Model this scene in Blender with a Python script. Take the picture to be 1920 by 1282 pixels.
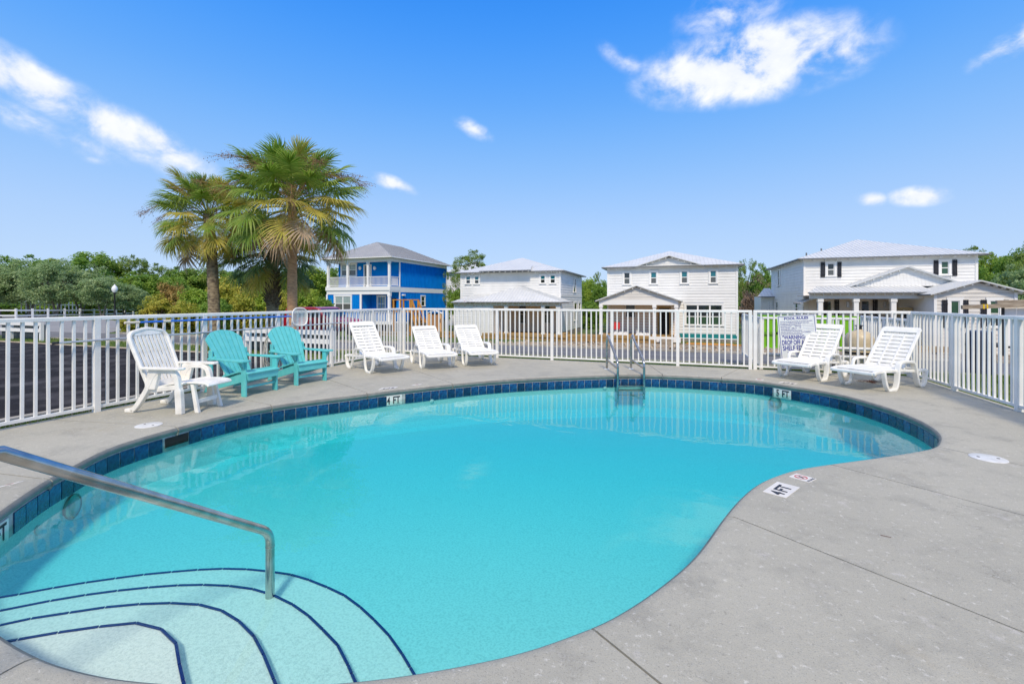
import bpy, bmesh, math, random
import numpy as np
from mathutils import Vector, Matrix, Euler
R = math.radians
random.seed(7)
rng = np.random.default_rng(11)
for o in list(bpy.data.objects):
    bpy.data.objects.remove(o)
scene = bpy.context.scene
col = scene.collection

# ------------------------------------------------------------------ camera
# world frame: X runs along the back fence / street, Y away from the pool, Z up
TH = R(19.7); CT, ST = math.cos(TH), math.sin(TH)
FP, EYE, HOR = 840.0, 1.42, 564.0
cam_d = bpy.data.cameras.new("camera")
cam = bpy.data.objects.new("camera", cam_d); col.objects.link(cam)
cam.location = (0, 0, EYE); cam.rotation_euler = (R(90), 0, TH)
cam_d.sensor_width = 36; cam_d.lens = 36 * FP / 1920
cam_d.shift_y = -(641 - HOR) / 1920
cam_d.clip_start = 0.05; cam_d.clip_end = 3000
scene.camera = cam

# ------------------------------------------------------------------ sky, sun, exposure
SKY_STRENGTH = 0.15
SUN_EL, SUN_AZ = 48.0, 158.0          # azimuth: compass-like, measured from +Y clockwise
sd = Vector((math.sin(R(SUN_AZ)) * math.cos(R(SUN_EL)), math.cos(R(SUN_AZ)) * math.cos(R(SUN_EL)), math.sin(R(SUN_EL))))
sun_d = bpy.data.lights.new("sun", 'SUN'); sun_d.energy = 3.3; sun_d.angle = R(8); sun_d.color = (1.0, 0.86, 0.66)
sun = bpy.data.objects.new("sun", sun_d); col.objects.link(sun)
sun.rotation_euler = sd.to_track_quat('Z', 'Y').to_euler(); sun.location = (0, 0, 30)
def lin(r, g, b):
    f = lambda c: (c / 255 / 12.92) if c / 255 <= .04045 else ((c / 255 + .055) / 1.055) ** 2.4
    return (f(r), f(g), f(b))
world = bpy.data.worlds.new("World"); scene.world = world; world.use_nodes = True

def build_world():
    nt = world.node_tree; N = nt.nodes; L = nt.links
    for n in list(N): N.remove(n)
    out = N.new('ShaderNodeOutputWorld'); bg = N.new('ShaderNodeBackground')
    L.new(bg.outputs[0], out.inputs[0]); bg.inputs[1].default_value = SKY_STRENGTH
    sky = N.new('ShaderNodeTexSky'); sky.sky_type = 'NISHITA'; sky.sun_disc = False
    sky.sun_elevation = R(SUN_EL); sky.sun_rotation = R(SUN_AZ)
    sky.altitude = 0; sky.air_density = 1.0; sky.dust_density = 0.2; sky.ozone_density = 2.0
    tc = N.new('ShaderNodeTexCoord'); d = tc.outputs['Generated']
    # the blue of a hazy summer sky, from pale at the horizon to deep overhead
    sx = N.new('ShaderNodeSeparateXYZ'); L.new(d, sx.inputs[0])
    rp = N.new('ShaderNodeValToRGB'); L.new(sx.outputs['Z'], rp.inputs[0]); rp.color_ramp.interpolation = 'B_SPLINE'
    stops = [(0.0, (198, 222, 250)), (.15, (176, 210, 255)), (.27, (142, 195, 255)), (.40, (98, 173, 255)), (.557, (44, 146, 255)), (.75, (34, 118, 225)), (1.0, (30, 100, 200))]
    el = rp.color_ramp.elements
    while len(el) < len(stops): el.new(.5)
    for e, (p, c) in zip(el, stops): e.position = p; e.color = (*lin(*c), 1)
    sc_ = N.new('ShaderNodeVectorMath'); sc_.operation = 'SCALE'; sc_.inputs['Scale'].default_value = 1.0 / SKY_STRENGTH; L.new(rp.outputs[0], sc_.inputs[0])
    mx = N.new('ShaderNodeMix'); mx.data_type = 'RGBA'; mx.inputs['Factor'].default_value = .94; L.new(sky.outputs[0], mx.inputs['A']); L.new(sc_.outputs[0], mx.inputs['B'])
    # clouds: each a soft ellipse on the sky dome, its edge broken up by noise
    # x, y: direction as it falls in the picture; a, b: half sizes (px); rot; density
    blobs = [(70, 165, 112, 46, 26, 1.15), (60, 228, 125, 30, 24, .72), (215, 240, 130, 46, 24, .95), (312, 276, 95, 34, 28, 1.0), (150, 265, 90, 24, 20, .6),
             (1400, 120, 190, 70, 2, 1.4), (1370, 25, 100, 60, 0, .7), (1550, 100, 90, 52, 8, 1.0), (1170, 115, 75, 22, 35, .45), (1385, 170, 60, 28, -25, .6),
             (1912, 76, 74, 28, -20, 1.3), (1728, 367, 50, 20, 3, 1.15), (1633, 374, 26, 15, 12, .95), (738, 345, 46, 15, 20, .95), (888, 243, 46, 17, 25, .7), (176, 300, 24, 11, 0, .5)]
    total = None
    for (x, y, a, b, rot, den) in blobs:
        cx, cz = (x - 960) / FP, -(y - HOR) / FP
        v0 = Vector((cx * CT - ST, cx * ST + CT, cz)); ln = v0.length; v0 = v0 / ln
        rt = Vector((v0.y, -v0.x, 0)).normalized(); up = rt.cross(v0).normalized()
        cr, sr = math.cos(R(-rot)), math.sin(R(-rot))
        e1 = rt * cr + up * sr; e2 = -rt * sr + up * cr; e3 = e1.cross(e2)
        m = N.new('ShaderNodeMapping'); m.vector_type = 'TEXTURE'; L.new(d, m.inputs['Vector'])
        m.inputs['Location'].default_value = v0; m.inputs['Rotation'].default_value = Matrix((e1, e2, e3)).transposed().to_euler()
        m.inputs['Scale'].default_value = (a / FP / ln, b / FP / ln, .8)
        le = N.new('ShaderNodeVectorMath'); le.operation = 'LENGTH'; L.new(m.outputs[0], le.inputs[0])
        mr = N.new('ShaderNodeMapRange'); L.new(le.outputs['Value'], mr.inputs[0])
        mr.inputs[1].default_value = 0; mr.inputs[2].default_value = 1.3; mr.inputs[3].default_value = 1.45 * den; mr.inputs[4].default_value = 0
        if total is None: total = mr.outputs[0]
        else:
            q = N.new('ShaderNodeMath'); q.operation = 'MAXIMUM'; L.new(total, q.inputs[0]); L.new(mr.outputs[0], q.inputs[1]); total = q.outputs[0]
    mp = N.new('ShaderNodeMapping'); mp.inputs['Scale'].default_value = (1, 1, 1.3); L.new(d, mp.inputs['Vector'])
    nz = N.new('ShaderNodeTexNoise'); nz.inputs['Scale'].default_value = 13.0; nz.inputs['Detail'].default_value = 7; nz.inputs['Roughness'].default_value = 0.58; nz.inputs['Distortion'].default_value = .25; L.new(mp.outputs[0], nz.inputs['Vector'])
    q = N.new('ShaderNodeMath'); q.operation = 'MULTIPLY_ADD'; L.new(nz.outputs[0], q.inputs[0]); q.inputs[1].default_value = 3.6; q.inputs[2].default_value = -.95
    q2 = N.new('ShaderNodeMath'); q2.operation = 'MULTIPLY'; L.new(q.outputs[0], q2.inputs[0]); L.new(total, q2.inputs[1])
    mr = N.new('ShaderNodeMapRange'); mr.interpolation_type = 'SMOOTHSTEP'; L.new(q2.outputs[0], mr.inputs[0])
    mr.inputs[1].default_value = 0.14; mr.inputs[2].default_value = 1.25; mr.inputs[3].default_value = 0; mr.inputs[4].default_value = 0.97
    mix = N.new('ShaderNodeMix'); mix.data_type = 'RGBA'
    L.new(mr.outputs[0], mix.inputs['Factor']); L.new(mx.outputs['Result'], mix.inputs['A'])
    # cloud body: greyer where the noise is thin, white where it is thick
    cc = N.new('ShaderNodeMix'); cc.data_type = 'RGBA'; L.new(nz.outputs[0], cc.inputs['Factor']); cc.inputs['A'].default_value = (.60 / SKY_STRENGTH, .70 / SKY_STRENGTH, .90 / SKY_STRENGTH, 1); cc.inputs['B'].default_value = (1.25 / SKY_STRENGTH, 1.22 / SKY_STRENGTH, 1.18 / SKY_STRENGTH, 1)
    L.new(cc.outputs['Result'], mix.inputs['B'])
    # broken bright cloud added above the view, all round the dome, as neutral fill
    n3 = N.new('ShaderNodeTexNoise'); n3.inputs['Scale'].default_value = 3.2; n3.inputs['Detail'].default_value = 4; L.new(mp.outputs[0], n3.inputs['Vector'])
    r3 = N.new('ShaderNodeMapRange'); r3.interpolation_type = 'SMOOTHSTEP'; L.new(n3.outputs[0], r3.inputs[0]); r3.inputs[1].default_value = .38; r3.inputs[2].default_value = .58
    r4 = N.new('ShaderNodeMapRange'); r4.interpolation_type = 'SMOOTHSTEP'; L.new(sx.outputs['Z'], r4.inputs[0]); r4.inputs[1].default_value = .585; r4.inputs[2].default_value = .74
    m5 = N.new('ShaderNodeMath'); m5.operation = 'MULTIPLY'; L.new(r3.outputs[0], m5.inputs[0]); L.new(r4.outputs[0], m5.inputs[1])
    mix2 = N.new('ShaderNodeMix'); mix2.data_type = 'RGBA'; L.new(m5.outputs[0], mix2.inputs['Factor']); L.new(mix.outputs['Result'], mix2.inputs['A']); mix2.inputs['B'].default_value = (1.22 / SKY_STRENGTH, 1.2 / SKY_STRENGTH, 1.18 / SKY_STRENGTH, 1)
    L.new(mix2.outputs['Result'], bg.inputs[0])
    world.cycles.sampling_method = 'MANUAL'; world.cycles.sample_map_resolution = 256
build_world()
vs = scene.view_settings
vs.view_transform = 'Standard'; vs.look = 'None'; vs.gamma = 1.0; vs.use_curve_mapping = False; vs.exposure = 0.0
scene.cycles.max_bounces = 10; scene.cycles.transparent_max_bounces = 16
scene.cycles.diffuse_bounces = 5; scene.cycles.glossy_bounces = 4
scene.cycles.use_denoising = True
scene.cycles.sample_clamp_indirect = 8.0

# ------------------------------------------------------------------ picture geometry -> place
def c2w(cx, cy, z=0.0): return Vector((cx * CT - cy * ST, cx * ST + cy * CT, z))
def pxg(x, y, z=0.0):
    k = FP * (EYE - z) / (y - HOR); return c2w((x - 960) / FP * k, k, z)
def pxk(x, k, z=0.0): return c2w((x - 960) / FP * k, k, z)
def pxv(x, y, v):
    t = (x - 960) / FP; k = v / (t * ST + CT); p = c2w(t * k, k); return Vector((p.x, v, EYE - (y - HOR) * k / FP))
def pxu(x, y, u):
    t = (x - 960) / FP; k = u / (t * CT - ST); p = c2w(t * k, k); return Vector((u, p.y, EYE - (y - HOR) * k / FP))
def topx(p):
    cx = p[0] * CT + p[1] * ST; cy = -p[0] * ST + p[1] * CT
    return (960 + FP * cx / cy, HOR + FP * (EYE - p[2]) / cy)

# ------------------------------------------------------------------ materials
MATS = {}
def mat(name, c, c2=None, rough=.6, scale=6.0, bump=0.0, bscale=None, metal=0.0, spec=.5, detail=6, lo=.35, hi=.65, coat=0.0, island=0.0, translucent=0.0, alpha=1.0, stretch=None):
    m = bpy.data.materials.new(name); m.use_nodes = True
    nt = m.node_tree; N = nt.nodes; L = nt.links; b = N['Principled BSDF']
    b.inputs['Roughness'].default_value = rough; b.inputs['Metallic'].default_value = metal
    b.inputs['Specular IOR Level'].default_value = spec; b.inputs['Coat Weight'].default_value = coat
    b.inputs['Base Color'].default_value = (*c, 1)
    tc = N.new('ShaderNodeTexCoord'); vec = tc.outputs['Object']
    if stretch:
        mp = N.new('ShaderNodeMapping'); mp.inputs['Scale'].default_value = stretch; L.new(vec, mp.inputs[0]); vec = mp.outputs[0]
    colout = None
    if c2 is not None:
        n = N.new('ShaderNodeTexNoise'); n.inputs['Scale'].default_value = scale; n.inputs['Detail'].default_value = detail; L.new(vec, n.inputs['Vector'])
        r = N.new('ShaderNodeMapRange'); L.new(n.outputs[0], r.inputs[0]); r.inputs[1].default_value = lo; r.inputs[2].default_value = hi
        x = N.new('ShaderNodeMix'); x.data_type = 'RGBA'; x.inputs['A'].default_value = (*c, 1); x.inputs['B'].default_value = (*c2, 1)
        if island:
            g = N.new('ShaderNodeNewGeometry'); ma = N.new('ShaderNodeMath'); ma.operation = 'MULTIPLY_ADD'
            L.new(g.outputs['Random Per Island'], ma.inputs[0]); ma.inputs[1].default_value = island
            s = N.new('ShaderNodeMath'); s.operation = 'SUBTRACT'; L.new(r.outputs[0], s.inputs[0]); s.inputs[1].default_value = island * .5
            L.new(s.outputs[0], ma.inputs[2]); cl = N.new('ShaderNodeClamp'); L.new(ma.outputs[0], cl.inputs[0]); L.new(cl.outputs[0], x.inputs['Factor'])
        else:
            L.new(r.outputs[0], x.inputs['Factor'])
        colout = x.outputs['Result']; L.new(colout, b.inputs['Base Color'])
    if bump:
        n2 = N.new('ShaderNodeTexNoise'); n2.inputs['Scale'].default_value = bscale or scale * 6; n2.inputs['Detail'].default_value = 5; L.new(vec, n2.inputs['Vector'])
        bp = N.new('ShaderNodeBump'); bp.inputs['Strength'].default_value = bump; bp.inputs['Distance'].default_value = .01
        L.new(n2.outputs[0], bp.inputs['Height']); L.new(bp.outputs[0], b.inputs['Normal'])
    if translucent:
        tr = N.new('ShaderNodeBsdfTranslucent'); ms = N.new('ShaderNodeMixShader'); ms.inputs[0].default_value = translucent
        if colout: L.new(colout, tr.inputs[0])
        else: tr.inputs[0].default_value = (*c, 1)
        o = N['Material Output']; L.new(b.outputs[0], ms.inputs[1]); L.new(tr.outputs[0], ms.inputs[2]); L.new(ms.outputs[0], o.inputs[0])
    if alpha < 1: b.inputs['Alpha'].default_value = alpha
    MATS[name] = m; return m

mat('fence', (.84, .83, .79), (.74, .73, .69), rough=.42, scale=3, bump=.05, bscale=60)
mat('resin', (.86, .85, .80), (.74, .73, .68), rough=.38, scale=9, bump=.03, bscale=120, lo=.45, hi=.75)
mat('resin_aged', (.84, .82, .76), (.64, .62, .56), rough=.45, scale=7, bump=.05, bscale=90, lo=.45, hi=.8)
mat('teal', (.10, .52, .52), (.14, .58, .57), rough=.45, scale=8, bump=.06, bscale=70)
mat('steel', (.56, .55, .53), (.40, .38, .34), rough=.22, metal=1.0, scale=12, bump=.02, bscale=90)
mat('steel_dull', (.40, .35, .30), (.52, .47, .42), rough=.33, metal=1.0, scale=8)
mat('blue_pole', (.02, .17, .68), rough=.35)
mat('alu', (.66, .68, .70), (.5, .52, .54), rough=.38, metal=.6, scale=10)
mat('cream', (.72, .66, .52), rough=.5)
mat('black', (.012, .012, .014), rough=.45)
mat('black_ink', (.012, .012, .02), rough=.5)
mat('blue_ink', (.02, .025, .26), rough=.5)
mat('red_ink', (.55, .05, .05), rough=.5)
mat('sign_white', (.74, .75, .72), (.66, .68, .66), rough=.4, scale=8)
mat('marker', (.74, .71, .65), (.66, .63, .58), rough=.35, scale=10)
mat('plaster', (.72, .76, .74), (.56, .61, .60), rough=.7, scale=70, bump=.3, bscale=160, detail=4, lo=.42, hi=.72)
mat('coping_shade', (.20, .205, .185), (.145, .15, .138), rough=.6, scale=9, bump=.35, bscale=90, detail=8)  # concrete darkened for underside shade and water reflection, painted into the colour
mat('grout', (.42, .43, .42), (.3, .31, .3), rough=.8, scale=20)
mat('trim_tile', (.004, .012, .13), rough=.25, spec=.5)
mat('navy', (.008, .012, .045), rough=.35)
mat('tank', (.62, .52, .34), (.50, .40, .25), rough=.4, scale=5)
mat('pvc', (.75, .76, .75), (.6, .6, .58), rough=.35, scale=8)
mat('asphalt_lot', (.022, .021, .024), (.085, .082, .088), rough=.95, scale=1.6, bump=.5, bscale=90, detail=12, lo=.46, hi=.74, spec=.12)
mat('asphalt', (.14, .142, .148), (.19, .192, .20), rough=.95, scale=.6, bump=.4, bscale=80, detail=10, spec=.2)
mat('side_road', (.24, .235, .23), (.29, .285, .28), rough=.85, scale=.5, bump=.3, bscale=80, detail=8)
mat('kerb', (.42, .40, .36), (.30, .27, .22), rough=.85, scale=4, bump=.3)
mat('sand', (.50, .42, .31), (.32, .25, .17), rough=.95, scale=2.5, bump=.6, bscale=25, detail=10)
mat('grass_ground', (.065, .115, .022), (.13, .16, .035), rough=.95, scale=1.6, bump=.6, bscale=60, detail=10)
mat('blade', (.09, .19, .025), (.19, .25, .05), rough=.7, scale=.8, island=.8, translucent=.3)
mat('dirt', (.34, .27, .19), (.20, .15, .10), rough=.95, scale=1.3, bump=.7, bscale=18, detail=10)
mat('joint', (.10, .095, .085), (.05, .05, .045), rough=.95, scale=30)
mat('bark', (.10, .075, .055), (.05, .04, .03), rough=.9, scale=9, bump=.8, bscale=30, stretch=(1, 1, .3))
mat('bark_grey', (.24, .21, .17), (.13, .11, .09), rough=.9, scale=9, bump=.6, bscale=30, stretch=(1, 1, .3))
mat('palm_trunk', (.62, .37, .19), (.40, .23, .12), rough=.9, scale=7, bump=1.0, bscale=26, stretch=(1, 1, 2.6))
mat('palm_trunk_dark', (.36, .29, .18), (.12, .09, .06), rough=.9, scale=6, bump=1.0, bscale=24, stretch=(1, 1, 1.8))
mat('boot', (.21, .155, .10), (.09, .065, .045), rough=.9, scale=12, bump=.6)
mat('frond_green', (.22, .37, .05), (.44, .54, .12), rough=.45, scale=1.2, island=1.0, translucent=.5)
mat('frond_dark', (.13, .24, .09), (.22, .32, .11), rough=.42, scale=1.2, island=.9, translucent=.42)
mat('frond_yellow', (.58, .55, .10), (.68, .54, .16), rough=.5, scale=1.2, island=1.0, translucent=.5)
mat('frond_dead', (.66, .50, .33), (.46, .33, .21), rough=.8, scale=1.5, island=1.0, translucent=.35)
mat('petiole', (.16, .20, .05), (.24, .20, .08), rough=.5, scale=3)
mat('fruit', (.32, .20, .08), (.18, .10, .05), rough=.8, scale=5, island=1.0)
mat('leaf_grey', (.23, .36, .14), (.43, .54, .27), rough=.6, scale=.9, island=.9, translucent=.4)
mat('leaf_green', (.14, .29, .035), (.32, .46, .07), rough=.6, scale=.7, island=.8, translucent=.42)
mat('leaf_bright', (.20, .36, .035), (.40, .50, .06), rough=.6, scale=.8, island=.8, translucent=.36)
mat('leaf_yellow', (.34, .40, .045), (.54, .47, .07), rough=.6, scale=.9, island=.9, translucent=.36)
mat('leaf_rust', (.44, .28, .09), (.32, .30, .08), rough=.7, scale=.9, island=.9, translucent=.3)
mat('leaf_brown', (.26, .18, .12), (.36, .26, .19), rough=.8, scale=.9, island=.9, translucent=.1)
mat('needle', (.14, .26, .045), (.30, .38, .07), rough=.6, scale=.7, island=.9, translucent=.36)
mat('siding', (.84, .835, .81), (.77, .765, .74), rough=.55, scale=1.2)
mat('siding_plain', (.82, .815, .79), rough=.55)
mat('trimw', (.86, .855, .83), rough=.5)
mat('cream_siding', (.74, .71, .66), (.68, .65, .60), rough=.55, scale=1.2)
mat('blue_siding', (.002, .20, .62), (.003, .23, .68), rough=.9, scale=1.5, spec=.05)
mat('metal_roof', (.70, .71, .70), (.63, .645, .64), rough=.4, metal=.1, scale=1.0)
mat('metal_roof_grey', (.46, .46, .455), (.41, .41, .41), rough=.45, metal=.1, scale=1.0)
mat('seam', (.57, .585, .59), rough=.4, metal=.1)
mat('roof_edge', (.15, .16, .17), rough=.5)
mat('soffit', (.72, .58, .44), (.64, .52, .40), rough=.7, scale=2)
mat('porch_wall', (.76, .61, .46), (.70, .56, .42), rough=.7, scale=1.0)
mat('glass', (.015, .022, .024), rough=.04, spec=.9)
mat('glass_shade', (.34, .42, .40), (.28, .36, .34), rough=.12, scale=3, spec=.8)
mat('glass_green', (.03, .085, .045), rough=.06, spec=.8)
mat('glass_teal', (.01, .16, .20), rough=.06, spec=.8)
mat('glass_dim', (.10, .105, .10), rough=.08, spec=.8)
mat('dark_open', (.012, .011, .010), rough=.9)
mat('shutter', (.014, .013, .018), rough=.5)
mat('block', (.33, .29, .24), (.24, .21, .17), rough=.9, scale=3, bump=.4)
mat('tape', (.005, .22, .23), rough=.5)
mat('lumber', (.44, .28, .10), (.30, .19, .075), rough=.8, scale=1.5, stretch=(.4, 3, 3))
mat('lumber_orange', (.60, .28, .05), (.5, .22, .04), rough=.7, scale=4)
mat('lumber_grey', (.40, .34, .26), (.24, .19, .14), rough=.85, scale=5, stretch=(.5, 3, 3), bump=.4)
mat('lime', (.20, .50, .006), (.16, .42, .006), rough=.45, scale=1.2)
mat('lime_dark', (.12, .30, .006), rough=.5)
mat('red_paint', (.38, .012, .03), rough=.25, coat=.6)
mat('rubber', (.018, .018, .018), rough=.8)
mat('tan_plastic', (.74, .42, .19), (.68, .38, .17), rough=.5, scale=2)
mat('tan_dark', (.40, .20, .08), rough=.6)
mat('yellow', (.75, .50, .01), rough=.5)
mat('red_cloth', (.50, .03, .03), rough=.7)
mat('white_cloth', (.75, .75, .74), (.6, .6, .6), rough=.8, scale=6)
mat('cardboard', (.52, .38, .18), (.45, .32, .15), rough=.85, scale=3)
mat('lamp_black', (.02, .022, .025), rough=.4)
mat('lamp_globe', (.82, .84, .85), rough=.2)
mat('slate', (.05, .065, .075), rough=.5)
mat('hose', (.58, .57, .54), (.35, .33, .3), rough=.5, scale=20)
mat('netting', (.72, .75, .72), rough=.8, alpha=.55)
mat('leaf_litter', (.16, .055, .03), (.09, .035, .02), rough=.8, scale=20)

# special surfaces
def deck_material():
    m = bpy.data.materials.new('deck_concrete'); m.use_nodes = True
    nt = m.node_tree; N = nt.nodes; L = nt.links; b = N['Principled BSDF']
    tc = N.new('ShaderNodeTexCoord'); v = tc.outputs['Object']
    def noise(s, d=6, r=.55):
        n = N.new('ShaderNodeTexNoise'); n.inputs['Scale'].default_value = s; n.inputs['Detail'].default_value = d; n.inputs['Roughness'].default_value = r
        L.new(v, n.inputs['Vector']); return n.outputs[0]
    def ramp(src, a, b2, lo=0., hi=1.):
        r = N.new('ShaderNodeMapRange'); L.new(src, r.inputs[0]); r.inputs[1].default_value = a; r.inputs[2].default_value = b2; r.inputs[3].default_value = lo; r.inputs[4].default_value = hi; return r.outputs[0]
    def mix(f, A, B):
        x = N.new('ShaderNodeMix'); x.data_type = 'RGBA'
        L.new(f, x.inputs['Factor'])
        for s, c in (('A', A), ('B', B)):
            if isinstance(c, tuple): x.inputs[s].default_value = (*c, 1)
            else: L.new(c, x.inputs[s])
        return x.outputs['Result']
    c = mix(ramp(noise(.55, 5), .35, .65), (.385, .37, .305), (.45, .432, .357))          # big cloudy tone
    c = mix(ramp(noise(3.2, 8, .65), .50, .66, 0, .6), c, (.30, .29, .245))                # damp blotches
    c = mix(ramp(noise(5.0, 9, .7), .60, .68, 0, .6), c, (.56, .535, .50))                  # pale worn patches
    c = mix(ramp(noise(1.4, 8, .7), .60, .74, 0, .5), c, (.38, .33, .23))                   # rusty tint
    c = mix(ramp(noise(26, 5, .7), .585, .66, 0, .8), c, (.60, .585, .52))                    # pale flecks
    c = mix(ramp(noise(38, 6, .75), .57, .68, 0, .7), c, (.22, .215, .185))                   # dark flecks
    c = mix(ramp(noise(150, 3, .8),   .54, .70, 0, .75), c, (.15, .147, .138))                 # pits
    c = mix(ramp(noise(90, 3, .8), .60, .73, 0, .5), c, (.58, .57, .54))                    # pale grit
    n0 = noise(1.1, 9, .62); ab = N.new('ShaderNodeMath'); ab.operation = 'SUBTRACT'; L.new(n0, ab.inputs[0]); ab.inputs[1].default_value = .5
    a2 = N.new('ShaderNodeMath'); a2.operation = 'ABSOLUTE'; L.new(ab.outputs[0], a2.inputs[0])
    cr = N.new('ShaderNodeMath'); cr.operation = 'MULTIPLY'; L.new(ramp(a2.outputs[0], .0005, .0030, .5, 0), cr.inputs[0]); L.new(ramp(noise(.8, 3), .50, .62), cr.inputs[1])
    c = mix(cr.outputs[0], c, (.12, .115, .10))                                               # hairline cracks
    L.new(c, b.inputs['Base Color']); b.inputs['Roughness'].default_value = .78
    h1 = noise(120, 4, .7); h2 = noise(22, 6, .6)
    ad = N.new('ShaderNodeMath'); ad.operation = 'MULTIPLY_ADD'; L.new(h2, ad.inputs[0]); ad.inputs[1].default_value = .9; L.new(h1, ad.inputs[2])
    bp = N.new('ShaderNodeBump'); bp.inputs['Strength'].default_value = .45; bp.inputs['Distance'].default_value = .006
    L.new(ad.outputs[0], bp.inputs['Height']); L.new(bp.outputs[0], b.inputs['Normal'])
    MATS['deck'] = m
deck_material()
def pool_tile_material():
    m = mat('pool_tile', (.004, .020, .095), (.010, .095, .22), rough=.12, scale=26, spec=.6, detail=4, lo=.38, hi=.66)
    nt = m.node_tree; N = nt.nodes; L = nt.links; b = N['Principled BSDF']; src = b.inputs['Base Color'].links[0].from_socket
    oi = N.new('ShaderNodeObjectInfo'); r = N.new('ShaderNodeMapRange'); L.new(oi.outputs['Random'], r.inputs[0]); r.inputs[3].default_value = .45; r.inputs[4].default_value = 1.25
    sc_ = N.new('ShaderNodeVectorMath'); sc_.operation = 'SCALE'; L.new(src, sc_.inputs[0]); L.new(r.outputs[0], sc_.inputs['Scale']); L.new(sc_.outputs[0], b.inputs['Base Color'])
pool_tile_material()
def water_material():
    m = bpy.data.materials.new('pool_water'); m.use_nodes = True
    nt = m.node_tree; N = nt.nodes; L = nt.links
    for n in list(N):
        if n.type != 'OUTPUT_MATERIAL': N.remove(n)
    out = [n for n in N if n.type == 'OUTPUT_MATERIAL'][0]
    tr = N.new('ShaderNodeBsdfTransparent'); gl = N.new('ShaderNodeBsdfGlossy'); gl.inputs['Roughness'].default_value = .0
    tc = N.new('ShaderNodeTexCoord')
    mp = N.new('ShaderNodeMapping'); mp.inputs['Rotation'].default_value = (0, 0, .5); mp.inputs['Scale'].default_value = (1, 1.5, 1); L.new(tc.outputs['Object'], mp.inputs[0])
    n1 = N.new('ShaderNodeTexNoise'); n1.inputs['Scale'].default_value = 1.7; n1.inputs['Detail'].default_value = 2.5; n1.inputs['Distortion'].default_value = .4; L.new(mp.outputs[0], n1.inputs['Vector'])
    n2 = N.new('ShaderNodeTexNoise'); n2.inputs['Scale'].default_value = 11; n2.inputs['Detail'].default_value = 2; L.new(mp.outputs[0], n2.inputs['Vector'])
    ma = N.new('ShaderNodeMath'); ma.operation = 'MULTIPLY_ADD'; L.new(n2.outputs[0], ma.inputs[0]); ma.inputs[1].default_value = .06; L.new(n1.outputs[0], ma.inputs[2])
    bp = N.new('ShaderNodeBump'); bp.inputs['Strength'].default_value = .06; bp.inputs['Distance'].default_value = .06; L.new(ma.outputs[0], bp.inputs['Height'])
    fr = N.new('ShaderNodeFresnel'); fr.inputs['IOR'].default_value = 1.33
    L.new(bp.outputs[0], gl.inputs['Normal']); L.new(bp.outputs[0], fr.inputs['Normal'])
    ms = N.new('ShaderNodeMixShader'); L.new(fr.outputs[0], ms.inputs[0]); L.new(tr.outputs[0], ms.inputs[1]); L.new(gl.outputs[0], ms.inputs[2]); L.new(ms.outputs[0], out.inputs['Surface'])
    va = N.new('ShaderNodeVolumeAbsorption'); va.inputs['Color'].default_value = (.012, .90, .965, 1); va.inputs['Density'].default_value = 1.6; L.new(va.outputs[0], out.inputs['Volume'])
    MATS['water'] = m
water_material()

# ------------------------------------------------------------------ mesh helpers
def tag(o, label=None, cat=None, group=None, kind=None):
    if label: o['label'] = label
    if cat: o['category'] = cat
    if group: o['group'] = group
    if kind: o['kind'] = kind
    return o
def empty(name, loc=(0, 0, 0), rz=0.0, label=None, cat=None, group=None):
    o = bpy.data.objects.new(name, None); col.objects.link(o); o.location = loc; o.rotation_euler = (0, 0, rz); o.empty_display_size = .1
    return tag(o, label, cat, group)
def link(name, mesh, parent=None, loc=None, rot=None, scale=None):
    o = bpy.data.objects.new(name, mesh); col.objects.link(o)
    if parent: o.parent = parent
    if loc is not None: o.location = loc
    if rot is not None: o.rotation_euler = rot
    if scale is not None: o.scale = scale
    return o
def copy_tree(o, parent=None):
    c = o.copy(); col.objects.link(c); c.parent = parent
    for ch in o.children: copy_tree(ch, c)
    return c
def catmull(P, n=8, closed=False):
    P = [Vector(p) for p in P]; out = []; m = len(P)
    rngi = range(m) if closed else range(m - 1)
    for i in rngi:
        p0 = P[(i - 1) % m] if closed or i > 0 else P[0] * 2 - P[1]
        p1 = P[i]; p2 = P[(i + 1) % m]
        p3 = P[(i + 2) % m] if closed or i < m - 2 else P[-1] * 2 - P[-2]
        for k in range(n):
            t = k / n
            out.append(0.5 * ((2 * p1) + (p2 - p0) * t + (2 * p0 - 5 * p1 + 4 * p2 - p3) * t * t + (3 * p1 - p0 - 3 * p2 + p3) * t ** 3))
    if not closed: out.append(P[-1])
    return out
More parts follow.
